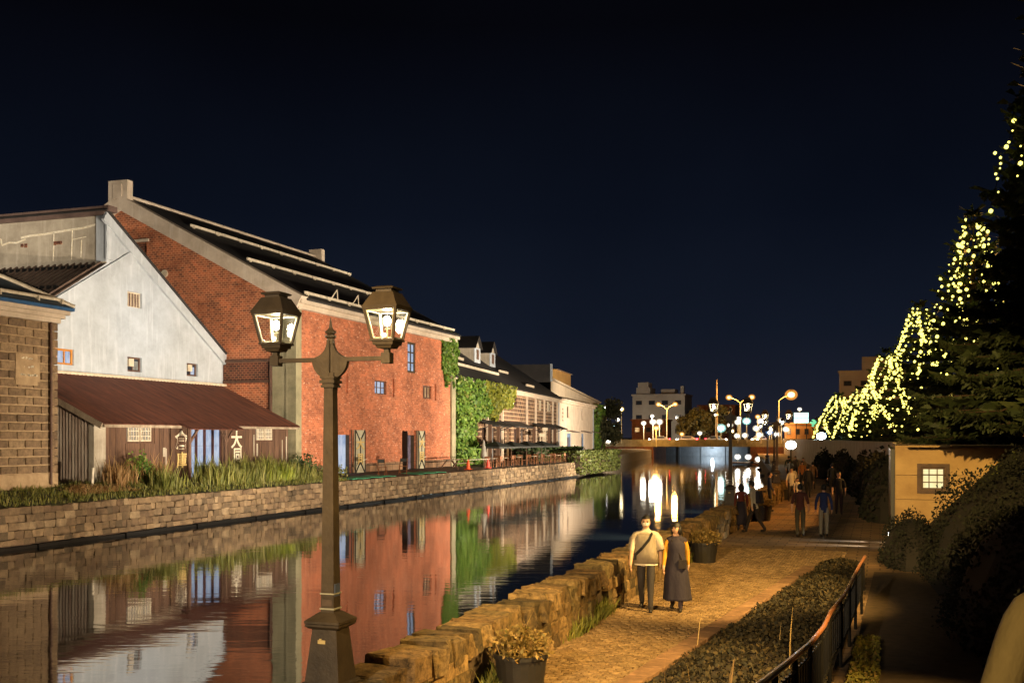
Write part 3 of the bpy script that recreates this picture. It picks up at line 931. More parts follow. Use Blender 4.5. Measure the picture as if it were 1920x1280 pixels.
# signboards with characters
for (a0, a1, chars, nm) in ((44.46, 46.0, '倉庫', 0), (49.34, 50.98, '大同', 1)):
    b = MB(); pbox(b, 'X', XS, a0, a1, 1.1, 3.78, 0.0, 0.09)
    sb = b.build('signboard', M['wood_panel'], S)
    uc = (a0 + a1) / 2 + (0.05 if nm == 0 else -0.02)
    text_mesh('painted_character', chars[0], M['paint_white'], S, 'X', XS, uc, 2.66, 1.05, 0.95, 0.095)
    text_mesh('painted_character', chars[1], M['paint_yellow'] if nm == 0 else M['paint_white'], S, 'X', XS, uc + (0.02 if nm == 0 else 0.1), 1.72 if nm == 0 else 1.86, 0.82 if nm == 0 else 0.7, 0.8, 0.095)
for (py, bs) in ((47.85, (-1, 1)), (44.75, (1,))):
    b = MB(); b.tube([(-32.35, py, 0.8), (-32.35, py, 3.8)], 0.10, 8)
    for q in bs: b.bar((-32.35, py, 2.95), (-32.25, py + 0.6 * q, 3.7), 0.1)
    b.build('porch_post', M['wood_dark'], S)

# ------------------------------------------------------------------ red brick warehouse
B = thing('brick_warehouse', 'large red brick warehouse with black roof and iron shutter doors', 'building', (-39, 68, 0.9))
XB, YB0, YB1 = -33.0, 56.06, 81.0
AX, AZ, EZ = -45.62, 18.35, 11.55
door1, door2 = (60.7, 63.1, 0.9, 3.76), (71.35, 73.45, 0.9, 3.78)
rec = [(58.9, 62.7, 6.15, 7.45), (66.0, 69.75, 6.15, 7.45), (74.3, 77.4, 6.15, 7.45)]
tall = (71.97, 73.41, 8.05, 10.33)
b = MB()
wall_profile(b, 'X', XB, 0.7, [(YB0, 11.1, YB1, 11.1)], [door1, door2, tall] + rec, 0.14)
b.build('brick_front', M['brick_front'], B)
wins = [(60.0, 61.6, 6.27, 7.23), (66.85, 68.72, 6.27, 7.23), (75.1, 76.75, 6.24, 7.25)]
for r_, w_ in zip(rec, wins):
    b = MB(); wall_profile(b, 'X', XB - 0.14, r_[2], [(r_[0], r_[3], r_[1], r_[3])], [w_], 0.25); b.build('blind_panel', M['brick_front'], B)
for d_ in (door1, door2):
    b = MB(); pbox(b, 'X', XB - 0.14, d_[0], d_[1], 3.42, d_[3], -0.02, 0.0); b.build('door_lintel', M['brick_front'], B)
window(B, 'X', XB - 0.14, *wins[0], M['frame_brown'], M['glass_dark'], 3, 2, 0.08, 0.2)
window(B, 'X', XB - 0.14, *wins[1], M['frame_brown'], M['lit_blue'], 3, 2, 0.08, 0.2, 0.05)
window(B, 'X', XB - 0.14, *wins[2], M['frame_brown'], M['lit_warm'], 3, 1, 0.12, 0.2, 0.3)
window(B, 'X', XB, *tall, M['iron'], M['lit_blue'], 2, 3, 0.16, 0.12, 0.10)
# door openings with steps inside and iron shutters
for d_, glow in ((door1, M['lit_blue']), (door2, mat_lit('violet grey lit wall', lin(170, 144, 156), 0.16, lin(104, 82, 92)))):
    b = MB(); b.box(XB - 0.5, XB - 0.42, d_[0], d_[1], 0.9, d_[3]); b.build('inner_wall', glow, B)  # back wall itself glows in place of interior lamps
    b = MB()
    for s_ in range(3): b.box(XB - 0.4, XB - 0.1, d_[0], d_[0] + 1.0 - 0.3 * s_, 0.75 + 0.24 * s_, 0.98 + 0.24 * s_)
    b.build('steps', M['concrete'], B)
    b = MB(); pbox(b, 'X', XB, d_[0] - 0.12, d_[0] - 0.003, 0.9, d_[3], -0.6, 0.04); pbox(b, 'X', XB, d_[1] + 0.003, d_[1] + 0.1, 0.9, d_[3], -0.6, 0.04)
    b.build('door_frame', M['iron'], B)
for (a0, a1) in ((63.4, 64.85), (73.65, 74.85)):
    b = MB(); pbox(b, 'X', XB, a0, a1, 0.88, 3.74, 0.05, 0.13)
    sh = b.build('iron_shutter', M['door_iron'], B)
    b = MB()
    f = lambda u, v: (XB + 0.15, u, v)
    zc = 2.3
    for (za, zb) in ((3.74, 3.0), (0.88, 1.6)):
        b.bar(f(a0 + .04, za), f((a0 + a1) / 2, zb), 0.06, 0.07); b.bar(f(a1 - .04, za), f((a0 + a1) / 2, zb), 0.06, 0.07)
    b.bar(f((a0 + a1) / 2, 1.6), f((a0 + a1) / 2, 3.0), 0.05, 0.05)
    for u in (a0 + .03, a1 - .03): b.bar(f(u, 0.9), f(u, 3.72), 0.05, 0.06)
    link_mesh('strap_brace', b.mesh('strap_brace', M['iron_black'], off=wloc(B)), sh)
    uc = (a0 + a1) / 2
    text_mesh('painted_character', '大', M['paint_yellow'], sh, 'X', XB, uc, 2.45, 1.15, 0.75, 0.17)
    text_mesh('painted_character', '同', M['paint_yellow'], sh, 'X', XB, uc, 1.45, 0.75, 0.72, 0.17)
    for o in sh.children:
        if o.name.startswith('painted'):
            o.location = -wloc(B) + wloc(sh)
    b = MB(); b.bar(f(a1 - .35, 1.72), f(a1 + .12, 1.78), 0.06, 0.05); link_mesh('latch', b.mesh('latch', M['paint_white'], off=wloc(B)), sh)
b = MB(); b.box(XB + 0.02, XB + 0.42, 71.02, 71.12, 0.88, 3.72); b.build('open_shutter', M['iron_black'], B)
b = MB(); b.box(XB + 0.045, XB + 0.40, 71.125, 71.165, 0.95, 3.66); b.build('shutter_lining', M['door_iron'], B)
b = MB(); pbox(b, 'X', XB, YB0, 60.6, 0.6, 1.5, 0.0, 0.10); pbox(b, 'X', XB, 63.25, 71.2, 0.6, 1.5, 0.0, 0.045); pbox(b, 'X', XB, 73.6, YB1, 0.6, 1.5, 0.0, 0.045)
b.build('stone_plinth', mat_brick('plinth ashlar', lin(150, 118, 88), lin(112, 86, 64), lin(70, 54, 42), 0.9, 0.45, 0.03), B)
b = MB(); pbox(b, 'X', XB, YB0 + .3, YB1, 4.70, 4.80, 0.0, 0.05); pbox(b, 'X', XB, YB0 + .3, YB1, 4.95, 5.02, 0.0, 0.03); b.build('string_course', M['brick_front'], B)
# gable wall
b = MB()
kz = (AZ - EZ) / (AX + 33.0) * -1
wall_profile(b, 'Y', YB0, 0.7, [(-58.2, EZ, AX, AZ), (AX, AZ, -33.0, EZ)], [(-44.64, -43.71, 14.25, 15.57)], 0.18)
b.box(-44.7, -43.65, YB0 + 0.16, YB0 + 0.2, 14.2, 15.6)
b.build('brick_gable', M['brick_gable'], B)
b = MB(); b.box(-38.6, -34.75, YB0 - 0.02, YB0 - 0.005, 6.7, 7.8); b.build('old_brick_panel', M['brick_dark'], B)
b = MB(); b.box(-38.6, -34.6, YB0 - 0.16, YB0 - 0.004, 7.80, 7.98); b.box(-38.6, -34.6, YB0 - 0.16, YB0 - 0.004, 6.55, 6.72)
b.tube([(-34.66, YB0 - 0.12, 3.5), (-34.66, YB0 - 0.12, 8.0)], 0.09, 8); b.build('iron_band', M['frame_brown'], B)
b = MB(); b.box(-44.95, -43.5, YB0 - 0.1, YB0 - 0.003, 15.57, 15.75); b.build('lintel', M['trim'], B)
b = MB(); b.box(-44.5, -43.85, YB0 + 0.10, YB0 + 0.15, 14.3, 15.5); b.build('boarded_window', M['brick_dark'], B)
b = MB()
b.tube([(-42.31, YB0 - 0.12, 13.49), (-42.31, YB0, 13.49)], 0.23, 14); b.build('wall_vent', M['frame_white'], B)
# corner piers, cornice, rake trim
b = MB(); b.box(-34.55, -32.93, YB0 - 0.12, YB0 + 0.35, 0.6, 11.2); b.box(-33.6, -32.88, YB0 - 0.2, YB0 + 0.45, 0.6, 11.25); b.build('corner_pier', M['concrete_mossy'], B)
b = MB(); b.box(-33.3, -32.85, YB1 - 0.75, YB1 + 0.1, 0.6, 11.1); b.build('corner_pier', M['concrete_mossy'], B)
b = MB()
b.box(-33.2, -32.72, YB0 - 0.1, YB1 + 0.1, 10.95, 11.25); b.box(-33.2, -32.5, YB0 - 0.2, YB1 + 0.15, 11.25, 11.5)
b.build('cornice', M['trim'], B)
b = MB()
def raketrim(xa, za, xb, zb, w, y0, y1):
    d = Vector((xb - xa, 0, zb - za)).normalized(); nn = Vector((-d.z, 0, d.x))
    if nn.z > 0: nn = -nn
    q = [Vector((xa, 0, za)), Vector((xb, 0, zb)), Vector((xb, 0, zb)) + nn * w, Vector((xa, 0, za)) + nn * w]
    b.add([(p.x, y0, p.z) for p in q] + [(p.x, y1, p.z) for p in q], [(0, 1, 2, 3), (7, 6, 5, 4), (0, 4, 5, 1), (1, 5, 6, 2), (2, 6, 7, 3), (3, 7, 4, 0)])
raketrim(AX - 0.004, AZ + 0.30, -32.45, EZ + 0.12, 0.85, YB0 - 0.28, YB0 + 0.5)
raketrim(AX - 0.35, AZ + 0.12, -58.6, EZ + 0.12, 0.85, YB0 - 0.274, YB0 + 0.494)
b.build('rake_trim', M['trim'], B)
b = MB(); b.box(-46.45, -45.0, YB0 - 0.24, YB0 + 0.3, 18.0, 19.55); b.box(-46.05, -45.4, YB0 - 0.30, YB0 - 0.235, 18.4, 19.3)
b.build('ridge_end_block', M['trim'], B)
b = MB(); b.box(-46.2, -45.0, YB1 - 0.35, YB1 + 0.2, 18.0, 19.3); b.build('ridge_end_block', M['trim'], B)
b = MB(); slab(b, (-32.4, YB0 + 0.4, 11.58), (-32.4, YB1 + 0.2, 11.58), (AX, YB1 + 0.2, AZ + 0.25), (AX, YB0 + 0.4, AZ + 0.25), 0.14)
slab(b, (-58.8, YB0 + 0.4, 11.58), (-58.8, YB1 + 0.2, 11.58), (AX, YB1 + 0.2, AZ + 0.25), (AX, YB0 + 0.4, AZ + 0.25), 0.14)
rfB = b.build('roof', M['roof_black'], B)
b = MB(); b.tube([(AX, YB0 + 1.0, AZ + 0.36), (AX, YB1, AZ + 0.36)], 0.1, 6); link_mesh('ridge_cap', b.mesh('ridge_cap', M['trim'], off=wloc(B)), rfB)
k_ = (AZ + 0.25 - 11.58) / (AX + 32.4)
for (xr, ya, yb) in ((-42.4, 58.8, 81.0), (-37.5, 57.8, 80.2), (-32.95, 57.0, 81.0)):
    b = MB()
    zr = 11.58 + (xr + 32.4) * k_ + 0.10
    yy = ya
    while yy < yb:
        b.box(xr - 0.05, xr + 0.05, yy, min(yy + 2.6, yb), zr - 0.02, zr + 0.14)
        b.box(xr - 0.08, xr + 0.08, yy + 0.3, yy + 0.38, zr - 0.12, zr + 0.04)
        yy += 2.7
    if xr == -32.95:
        for yy in (60.2, 63.1): b.bar((xr, yy, zr), (xr + 0.2, yy + 0.5, zr + 0.7), 0.06); b.bar((xr + 0.2, yy + 0.5, zr + 0.7), (xr, yy + 1.0, zr), 0.06)
    link_mesh('snow_rail', b.mesh('snow_rail', M['snow_rail'], off=wloc(B)), rfB)

# ------------------------------------------------------------------ dark stone restaurant building and the pale one after it (turned with the canal)
RA = R(6.7)
DB = thing('stone_restaurant', 'dark stone restaurant building with two roof dormers behind the parasols', 'building', (-33.2, 81.0, 0.0), RA)
L = dict(local=True)
gf = []
u = 7.0
while u < 47.0:
    gf.append((u, u + 2.1, 1.0, 4.2)); u += 3.45
wd = [(21.0, 22.4, 6.5, 7.5), (22.8, 25.9, 6.5, 7.5), (36.2, 37.6, 6.45, 7.6), (44.0, 46.2, 6.4, 7.4)]
b = MB(); wall_profile(b, 'X', 0.0, 0.6, [(0.0, 8.1, 50.6, 8.1)], gf + wd, 0.3); b.box(-16, -0.3, 0.1, 50.5, 0.6, 0.62)
b.quad((0, 50.6, .6), (-16, 50.6, .6), (-16, 50.6, 8.1), (0, 50.6, 8.1)); b.quad((0, 0, .6), (-16, 0, .6), (-16, 0, 8.1), (0, 0, 8.1))
b.build('wall', M['stone_masonry'], DB, **L)
for i, h in enumerate(gf):
    window(DB, 'X', 0.0, *h, M['frame_brown'], (M['lit_warm'], M['glass_dark'], M['lit_lattice'], M['glass_dark'])[i % 4], 3, 2, 0.1, 0.28, 0.08, local=True, name='shopfront')
for i, h in enumerate(wd):
    window(DB, 'X', 0.0, *h, M['frame_brown'] if i < 2 else M['frame_white'], M['glass_dark'], 2, 1, 0.12, 0.2, 0.1, local=True)
for (u0, u1) in ((37.7, 38.8), (43.0, 43.9)):
    b = MB(); pbox(b, 'X', 0, u0, u1, 6.4, 7.6, 0.02, 0.10); b.build('shutter', M['frame_white'], DB, **L)
for u in (12.1, 23.8 - 5.6, 30.4, 35.4, 40.8, 46.5, 49.8):
    b = MB(); pbox(b, 'X', 0, u - 0.14, u + 0.14, 0.8, 8.0, 0.02, 0.22); b.build('pilaster_strip', M['plaster_warm'], DB, **L)
b = MB(); pbox(b, 'X', 0, -0.2, 50.8, 7.7, 8.05, 0.0, 0.25); pbox(b, 'X', 0, -0.2, 50.8, 8.05, 8.22, 0.0, 0.45); b.build('cornice', M['plaster_warm'], DB, **L)
RX, RZ = -9.0, 14.6
b = MB(); slab(b, (0.55, -0.3, 8.26), (0.55, 51.0, 8.26), (RX, 51.0, RZ), (RX, -0.3, RZ), 0.14); slab(b, (-18.5, -0.3, 8.26), (-18.5, 51, 8.26), (RX, 51, RZ), (RX, -0.3, RZ), 0.14)
rfD = b.build('roof', M['roof_black'], DB, **L)
kd = (RZ - 8.26) / (RX - 0.55)
rz_ = lambda lx: 8.26 + (lx - 0.55) * kd
for (lx, ua, ub) in ((-3.0, 11.0, 15.0), (-1.6, 6.0, 24.0), (-2.6, 28.5, 33.0), (-0.6, 33.5, 38.0)):
    b = MB(); b.box(lx - 0.06, lx + 0.06, ua, ub, rz_(lx) + 0.02, rz_(lx) + 0.26); link_mesh('snow_rail', b.mesh('snow_rail', M['snow_rail']), rfD)
for uc in (22.6, 29.4):
    b = MB(); b.box(-9.5, -3.6, uc - 1.2, uc + 1.2, 10.6, 12.6)
    b.add([(-3.6, uc - 1.2, 12.6), (-3.6, uc + 1.2, 12.6), (-3.6, uc, 13.6), (-9.5, uc - 1.2, 12.6), (-9.5, uc + 1.2, 12.6), (-9.5, uc, 13.6)], [(0, 1, 2), (3, 5, 4), (0, 2, 5, 3), (1, 4, 5, 2)])
    dm = b.build('dormer', M['concrete'], DB, **L)
    b = MB(); slab(b, (-3.3, uc - 1.5, 12.45), (-3.3, uc, 13.75), (-9.8, uc, 13.75), (-9.8, uc - 1.5, 12.45), 0.1); slab(b, (-3.3, uc + 1.5, 12.45), (-3.3, uc, 13.75), (-9.8, uc, 13.75), (-9.8, uc + 1.5, 12.45), 0.1)
    link_mesh('dormer_roof', b.mesh('dormer_roof', M['roof_black']), dm)
    b = MB(); b.box(-3.59, -3.5, uc - 1.2, uc + 1.2, 10.7, 12.5); link_mesh('dormer_front', b.mesh('dormer_front', M['plaster']), dm)
    b = MB(); b.box(-3.49, -3.46, uc - 0.45, uc + 0.45, 11.3, 12.3); link_mesh('dormer_window', b.mesh('dormer_window', M['frame_brown']), dm)
for (u0, u1) in ((8.6, 15.6), (17.5, 27.0), (33.8, 40.5), (41.5, 49.0)):
    b = MB(); slab(b, (0.05, u0, 4.9), (0.05, u1, 4.9), (1.6, u1, 4.35), (1.6, u0, 4.35), 0.12)
    for u in (u0 + .2, u1 - .2): b.bar((0.0, u, 3.9), (1.4, u, 4.4), 0.08)
    b.build('awning', M['roof_black'], DB, **L)
for u in (7.4, 10.6, 19.3, 27.6, 36.5, 40.2):
    b = MB(); b.box(1.3, 1.6, u, u + 0.3, 0.7, 4.4); b.build('porch_column', M['wood_dark'], DB, **L)
for (u, z, w_) in ((29.0, 3.35, 3.0), (31.0, 4.0, 2.6)):
    b = MB(); b.box(1.7, 1.85, u, u + w_, z, z + 0.35); b.box(1.7, 1.8, u + 0.6, u + 0.75, 0.7, z); b.box(1.7, 1.8, u + w_ - 0.8, u + w_ - 0.65, 0.7, z)
    b.build('menu_board', M['frame_white'], DB, **L)

EB = thing('cream_warehouse', 'cream lit warehouse with slim blue framed doors beyond the restaurant', 'building', (-33.2, 81.0, 0.0), RA)
dh = [(58.0, 62.1, 1.0, 3.8), (70.9, 74.1, 1.0, 3.8), (82.0, 83.0, 1.0, 4.0)]
wh = [(58.0, 59.6, 5.9, 7.45), (71.4, 72.6, 5.8, 7.5)]
b = MB(); wall_profile(b, 'X', 0.0, 0.6, [(51.0, 8.0, 83.5, 8.0)], dh + wh, 0.3); b.quad((0, 83.5, .6), (-14, 83.5, .6), (-14, 83.5, 8.0), (0, 83.5, 8.0)); b.quad((0, 51, .6), (-14, 51, .6), (-14, 51, 8.0), (0, 51, 8.0))
b.build('wall', M['plaster_warm'], EB, **L)
for h in dh:
    window(EB, 'X', 0.0, *h, mat_plain('blue painted frame', lin(120, 150, 190), lin(92, 118, 152), 0.6, 4), M['wood_panel'], 3, 1, 0.5, 0.25, 0.1, local=True, name='door')
    b = MB(); slab(b, (0.02, h[0] - 0.4, 4.25), (0.02, h[1] + 0.4, 4.25), (1.1, h[1] + 0.4, 4.0), (1.1, h[0] - 0.4, 4.0), 0.1); b.build('door_canopy', M['roof_seam'], EB, **L)
for h in wh: window(EB, 'X', 0.0, *h, M['frame_brown'], M['frame_brown'], 1, 2, 0.1, 0.2, local=True)
b = MB(); pbox(b, 'X', 0, 50.9, 84.0, 7.75, 8.1, 0.0, 0.3); pbox(b, 'X', 0, 50.9, 84.2, 8.1, 8.3, 0.0, 0.55); b.build('cornice', M['plaster_warm'], EB, **L)
for u in (51.2, 83.2): b = MB(); pbox(b, 'X', 0, u - 0.2, u + 0.3, 0.6, 7.75, 0.0, 0.12); b.build('pilaster_strip', M['plaster'], EB, **L)
for i in range(4):   # worn lettering, too far to read
    b = MB(); pbox(b, 'X', 0, 54.2, 55.0, 6.95 - i * 0.5, 7.1 - i * 0.5, 0.004, 0.02); pbox(b, 'X', 0, 54.5 + 0.1 * (i % 2), 54.8, 6.74 - i * 0.5, 6.94 - i * 0.5, 0.004, 0.018); b.build('worn_lettering', M['wood_dark'], EB, **L)
b = MB(); wall_profile(b, 'X', -1.0, 7.9, [(51.3, 10.65, 98.0, 9.15)], [], 0.1); b.quad((-1, 98, 0.6), (-14, 98, 0.6), (-14, 98, 9.15), (-1, 98, 9.15)); b.quad((-1, 83.5, .6), (-1, 98, .6), (-1, 98, 8), (-1, 83.5, 8))
b.box(-0.98, -0.9, 62.9, 63.3, 8.2, 10.2)
b.build('upper_gable', M['plaster_beige'], EB, **L)
b = MB(); slab(b, (-0.7, 51.2, 10.95), (-0.7, 98.4, 9.35), (-15, 98.4, 9.35), (-15, 51.2, 10.95), 0.22); b.build('roof', M['plaster_beige'], EB, **L)
b = MB(); b.box(-15, -1.05, 51.1, 51.6, 10.4, 12.7); b.build('clerestory_wall', M['roof_black'], EB, **L)
b = MB(); b.box(-1.04, -0.85, 51.0, 51.75, 10.5, 12.75); b.build('corner_trim', M['plaster'], EB, **L)

YH = thing('ochre_hall', 'ochre lit hall rising behind the restaurant roof', 'building', (-47.0, 164.0, 1.2), RA)
b = MB(); b.box(-9, 0, -12, 2, 0, 12.2); b.build('wall', mat_plain('ochre render', lin(206, 160, 90), lin(180, 136, 76), 0.9, 0.4), YH, **L)
b = MB(); b.add([(0.4, -12.4, 12.2), (0.4, 2.4, 12.2), (-9.4, 2.4, 12.2), (-9.4, -12.4, 12.2), (-4.5, -9, 13.0), (-4.5, -1, 13.0)], [(0, 1, 5, 4), (1, 2, 5), (2, 3, 4, 5), (3, 0, 4)])
b.build('roof', M['plaster_warm'], YH, **L)

# ------------------------------------------------------------------ foliage
def cards(name, pts, size, mat, parent=None, normal=None, spread=1.0, aspect=0.7, off=(0, 0, 0)):
    """leaf-sized kite faces at the points, tilted around a main normal"""
    n = len(pts)
    pts = np.asarray(pts, np.float32) - np.asarray(off, np.float32)
    a = rng.normal(size=(n, 3)) * spread
    if normal is not None: a += np.asarray(normal)
    a /= np.linalg.norm(a, axis=1, keepdims=True) + 1e-9
    h = rng.normal(size=(n, 3)); h[:, 2] -= 0.8
    u = h - a * np.sum(h * a, axis=1, keepdims=True); u /= np.linalg.norm(u, axis=1, keepdims=True) + 1e-9
    w = np.cross(a, u)
    s = (size * rng.uniform(0.6, 1.35, n))[:, None]
    v = np.stack([pts - u * s * 0.5, pts + w * s * aspect * 0.5, pts + u * s * 0.6, pts - w * s * aspect * 0.5], axis=1).reshape(-1, 3)
    f = np.arange(n * 4).reshape(-1, 4)
    return link_mesh(name, np_mesh(name, v, f, mat), parent)

def blades(name, base, height, width, mat, parent=None, lean=0.25, off=(0, 0, 0)):
    """grass blades: two-segment tapering strips"""
    base = np.asarray(base, np.float32) - np.asarray(off, np.float32); n = len(base)
    h = (height * rng.uniform(0.35, 1.1, n) * np.where(rng.random(n) < 0.12, 1.5, 1.0))[:, None] if np.isscalar(height) else np.asarray(height)[:, None]
    ang = rng.uniform(0, 2 * np.pi, n); d = np.stack([np.cos(ang), np.sin(ang), np.zeros(n)], 1)
    ln = rng.normal(0, lean, (n, 2)); bendv = np.concatenate([ln, np.zeros((n, 1))], 1) * h
    up = np.array([0, 0, 1.0])
    w = width * rng.uniform(0.6, 1.4, n)[:, None]
    p0, p1, p2 = base, base + up * h * 0.55 + bendv * 0.35, base + up * h + bendv
    v = np.stack([p0 - d * w / 2, p0 + d * w / 2, p1 + d * w * 0.42, p1 - d * w * 0.42, p2 + d * w * 0.06, p2 - d * w * 0.06], 1).reshape(-1, 3)
    i = np.arange(n)[:, None] * 6
    f = np.concatenate([i + np.array([[0, 1, 2, 3]]), i + np.array([[3, 2, 4, 5]])], 0)
    return link_mesh(name, np_mesh(name, v, f, mat), parent)

def stuff(o, label, cat):
    return tag(o, label, cat, kind='stuff')

# weeds in front of the shed
def bank_z(x, y):
    rz = ridge_z(y); e = -29.2
    if x < e - 3.6: return rz
    mid = 0.5 * (rz + 0.78) + (0.06 * math.sin(y * 2.1) + 0.05 * math.sin(y * 5.3) if y < 55 else 0)
    if x < e - 2.0: return rz + (mid - rz) * (x - (e - 3.6)) / 1.6
    return mid + (0.74 - mid) * (x - (e - 2.0)) / 2.0
def scatter(n, x0, x1, y0, y1, clump=0):
    out = []
    if clump:
        cs = [(random.uniform(x0, x1), random.uniform(y0, y1)) for _ in range(clump)]
    for _ in range(n):
        if clump:
            cx, cy = random.choice(cs); x, y = random.gauss(cx, 0.3), random.gauss(cy, 0.35)
            x = min(max(x, x0), x1); y = min(max(y, y0), y1)
        else:
            x, y = random.uniform(x0, x1), random.uniform(y0, y1)
        out.append((x, y, bank_z(x, y) - 0.02))
    return out
stuff(blades('grass', scatter(9000, -32.9, -29.3, 24, 56), 0.20, 0.03, M['weed']), 'short rough grass covering the bank above the quay wall', 'grass')
stuff(blades('weeds', scatter(4200, -32.9, -30.4, 40.2, 55.8, 46), 0.84, 0.045, M['weed'], lean=0.2), 'tall green weeds growing in front of the shed', 'weeds')
stuff(blades('weeds', scatter(1500, -32.4, -30.4, 49.0, 51.8, 14), 0.66, 0.055, M['weed_bright'], lean=0.16), 'bright yellow green weeds below the second signboard', 'weeds')
stuff(blades('dry_grass', scatter(480, -33.0, -31.6, 38.6, 42.4, 12), 1.0, 0.05, M['weed_dry'], lean=0.22), 'dry straw coloured grass at the corrugated end wall', 'grass')
stuff(blades('dry_grass', scatter(1600, -31.6, -30.6, 35.2, 38.6, 12), 0.22, 0.035, M['weed_dry'], lean=0.9), 'flattened dry grass heap beside the stone block storehouse', 'grass')
def bush(name, label, c, rx, ry, rz, n, size, mat, group=None, trunk=False):
    t = thing(name, label, 'shrub', (c[0], c[1], c[2]), 0, group)
    th = rng.uniform(0, 2 * np.pi, n); ph = np.arccos(rng.uniform(-0.2, 1, n)); rr = rng.uniform(0.55, 1.05, n) * (1 + 0.18 * np.sin(3 * th + 4 * ph))
    p = np.stack([rx * rr * np.sin(ph) * np.cos(th), ry * rr * np.sin(ph) * np.sin(th), rz * rr * np.cos(ph)], 1)
    cards('foliage', p, size, mat, t)
    b = MB()
    for k in range(5):
        a = 2 * math.pi * k / 5
        b.tube([(0, 0, -0.1), (rx * 0.4 * math.cos(a), ry * 0.4 * math.sin(a), rz * 0.6)], [0.03, 0.012], 5)
    b.build('stem', M['bark'], t, local=True)
    return t
bush('shrub', 'leafy green shrub against the shed boards beside the corrugated end wall', (-32.3, 40.9, 1.1), 0.7, 0.8, 1.35, 800, 0.16, M['ivy'])
bush('shrub', 'dark leafy shrub at the corner of the brick warehouse', (-31.9, 55.2, 0.9), 0.7, 1.3, 1.35, 800, 0.16, M['shrub'])
bush('shrub', 'low dull shrub beneath the end of the shed eave', (-31.5, 57.9, 0.85), 0.6, 1.6, 0.8, 600, 0.13, M['weed'])
b = MB(); b.tube([(-31.9, 37.3, 0.8), (-31.88, 37.35, 1.95)], 0.055, 8); tag(b.build('marker_stake', M['snow_rail']), 'thin pale stake standing in the bank by the storehouse corner', 'stake')
b = MB(); b.bar((-32.0, 37.5, 1.0), (-30.3, 38.6, 0.88), 0.05, 0.03); tag(b.build('plank', M['wood_grey']), 'thin grey plank lying on the heap of dry grass', 'plank')

# ivy on the brick corner, on the restaurant front, far corner
def ivy(name, label, n, fn, size, mat, normal, stem):
    t = thing(name, label, 'ivy', stem[0])
    pts = []
    while len(pts) < n:
        p = fn()
        if p is not None: pts.append(p)
    cards('leaves', pts, size, mat, t, normal, 0.55, 0.85, off=stem[0])
    b = MB(); b.tube(stem, [0.06] * len(stem), 6); b.build('stem', M['bark'], t)
    return t
def f1():
    y, z = random.uniform(76.6, 81.5), random.uniform(7.3, 11.7)
    lo = 7.3 + 1.4 * math.sin(y * 2.3) ** 2 + (3.2 if y < 78.4 else 0) + max(0, 78.2 - y) * 1.4
    if z < lo: return None
    if random.random() < 0.35 * (math.sin(y * 5.1 + z * 3.7) > 0.3): return None
    bulge = 0.15 + 0.22 * math.sin(z * 1.7 + y) ** 2
    return (-33.0 + random.uniform(0.02, bulge), y, z)
ivy('ivy', 'green ivy hanging over the top corner of the brick warehouse', 3600, f1, 0.24, M['ivy'], (1, -0.3, 0.5), [(-32.95, 80.7, 0.9), (-32.9, 80.6, 5), (-32.9, 80.2, 10)])
ca, sa = math.cos(RA), math.sin(RA)
def dloc(lx, u, z): return (-33.2 + lx * ca - u * sa, 81.0 + lx * sa + u * ca, z)
def f2():
    u, z = random.uniform(0.2, 11.5), random.uniform(0.9, 8.3)
    edge = 7.2 + 1.2 * math.sin(z * 1.3) + (3.0 if z > 5 else 0)
    if u > edge: return None
    return dloc(random.uniform(0.05, 0.55 + 0.35 * math.sin(z * 2.1 + u) ** 2), u, z)
ivy('ivy', 'thick bright green ivy covering the near end of the restaurant front', 6500, f2, 0.30, M['ivy'], (1, -0.3, 0.4), [dloc(0.1, 3, 0.8), dloc(0.1, 3.4, 4), dloc(0.1, 3.0, 8)])
def f3():
    u, z = random.uniform(10.0, 24.5), random.uniform(4.6, 8.4)
    if z < 4.6 + abs(math.sin(u * 0.45)) * 1.4 + max(0, u - 17.5) * 0.42: return None
    return dloc(random.uniform(0.05, 0.6), u, z)
ivy('ivy', 'yellowing ivy trailing below the restaurant eave above the awnings', 3200, f3, 0.32, M['ivy_yellow'], (1, -0.3, 0.4), [dloc(0.1, 11, 0.9), dloc(0.1, 13, 5), dloc(0.1, 20, 8)])
def f4():
    u, z = random.uniform(84.0, 96.0), random.uniform(0.9, 8.6)
    if z > 5.5 and u < 88: return None
    return dloc(random.uniform(-0.9, 0.3), u, z)
ivy('ivy', 'light green ivy climbing the far end of the cream warehouse', 2600, f4, 0.5, M['ivy'], (1, -0.4, 0.3), [dloc(-0.8, 90, 0.9), dloc(-0.8, 91, 5), dloc(-0.8, 92, 8.5)])

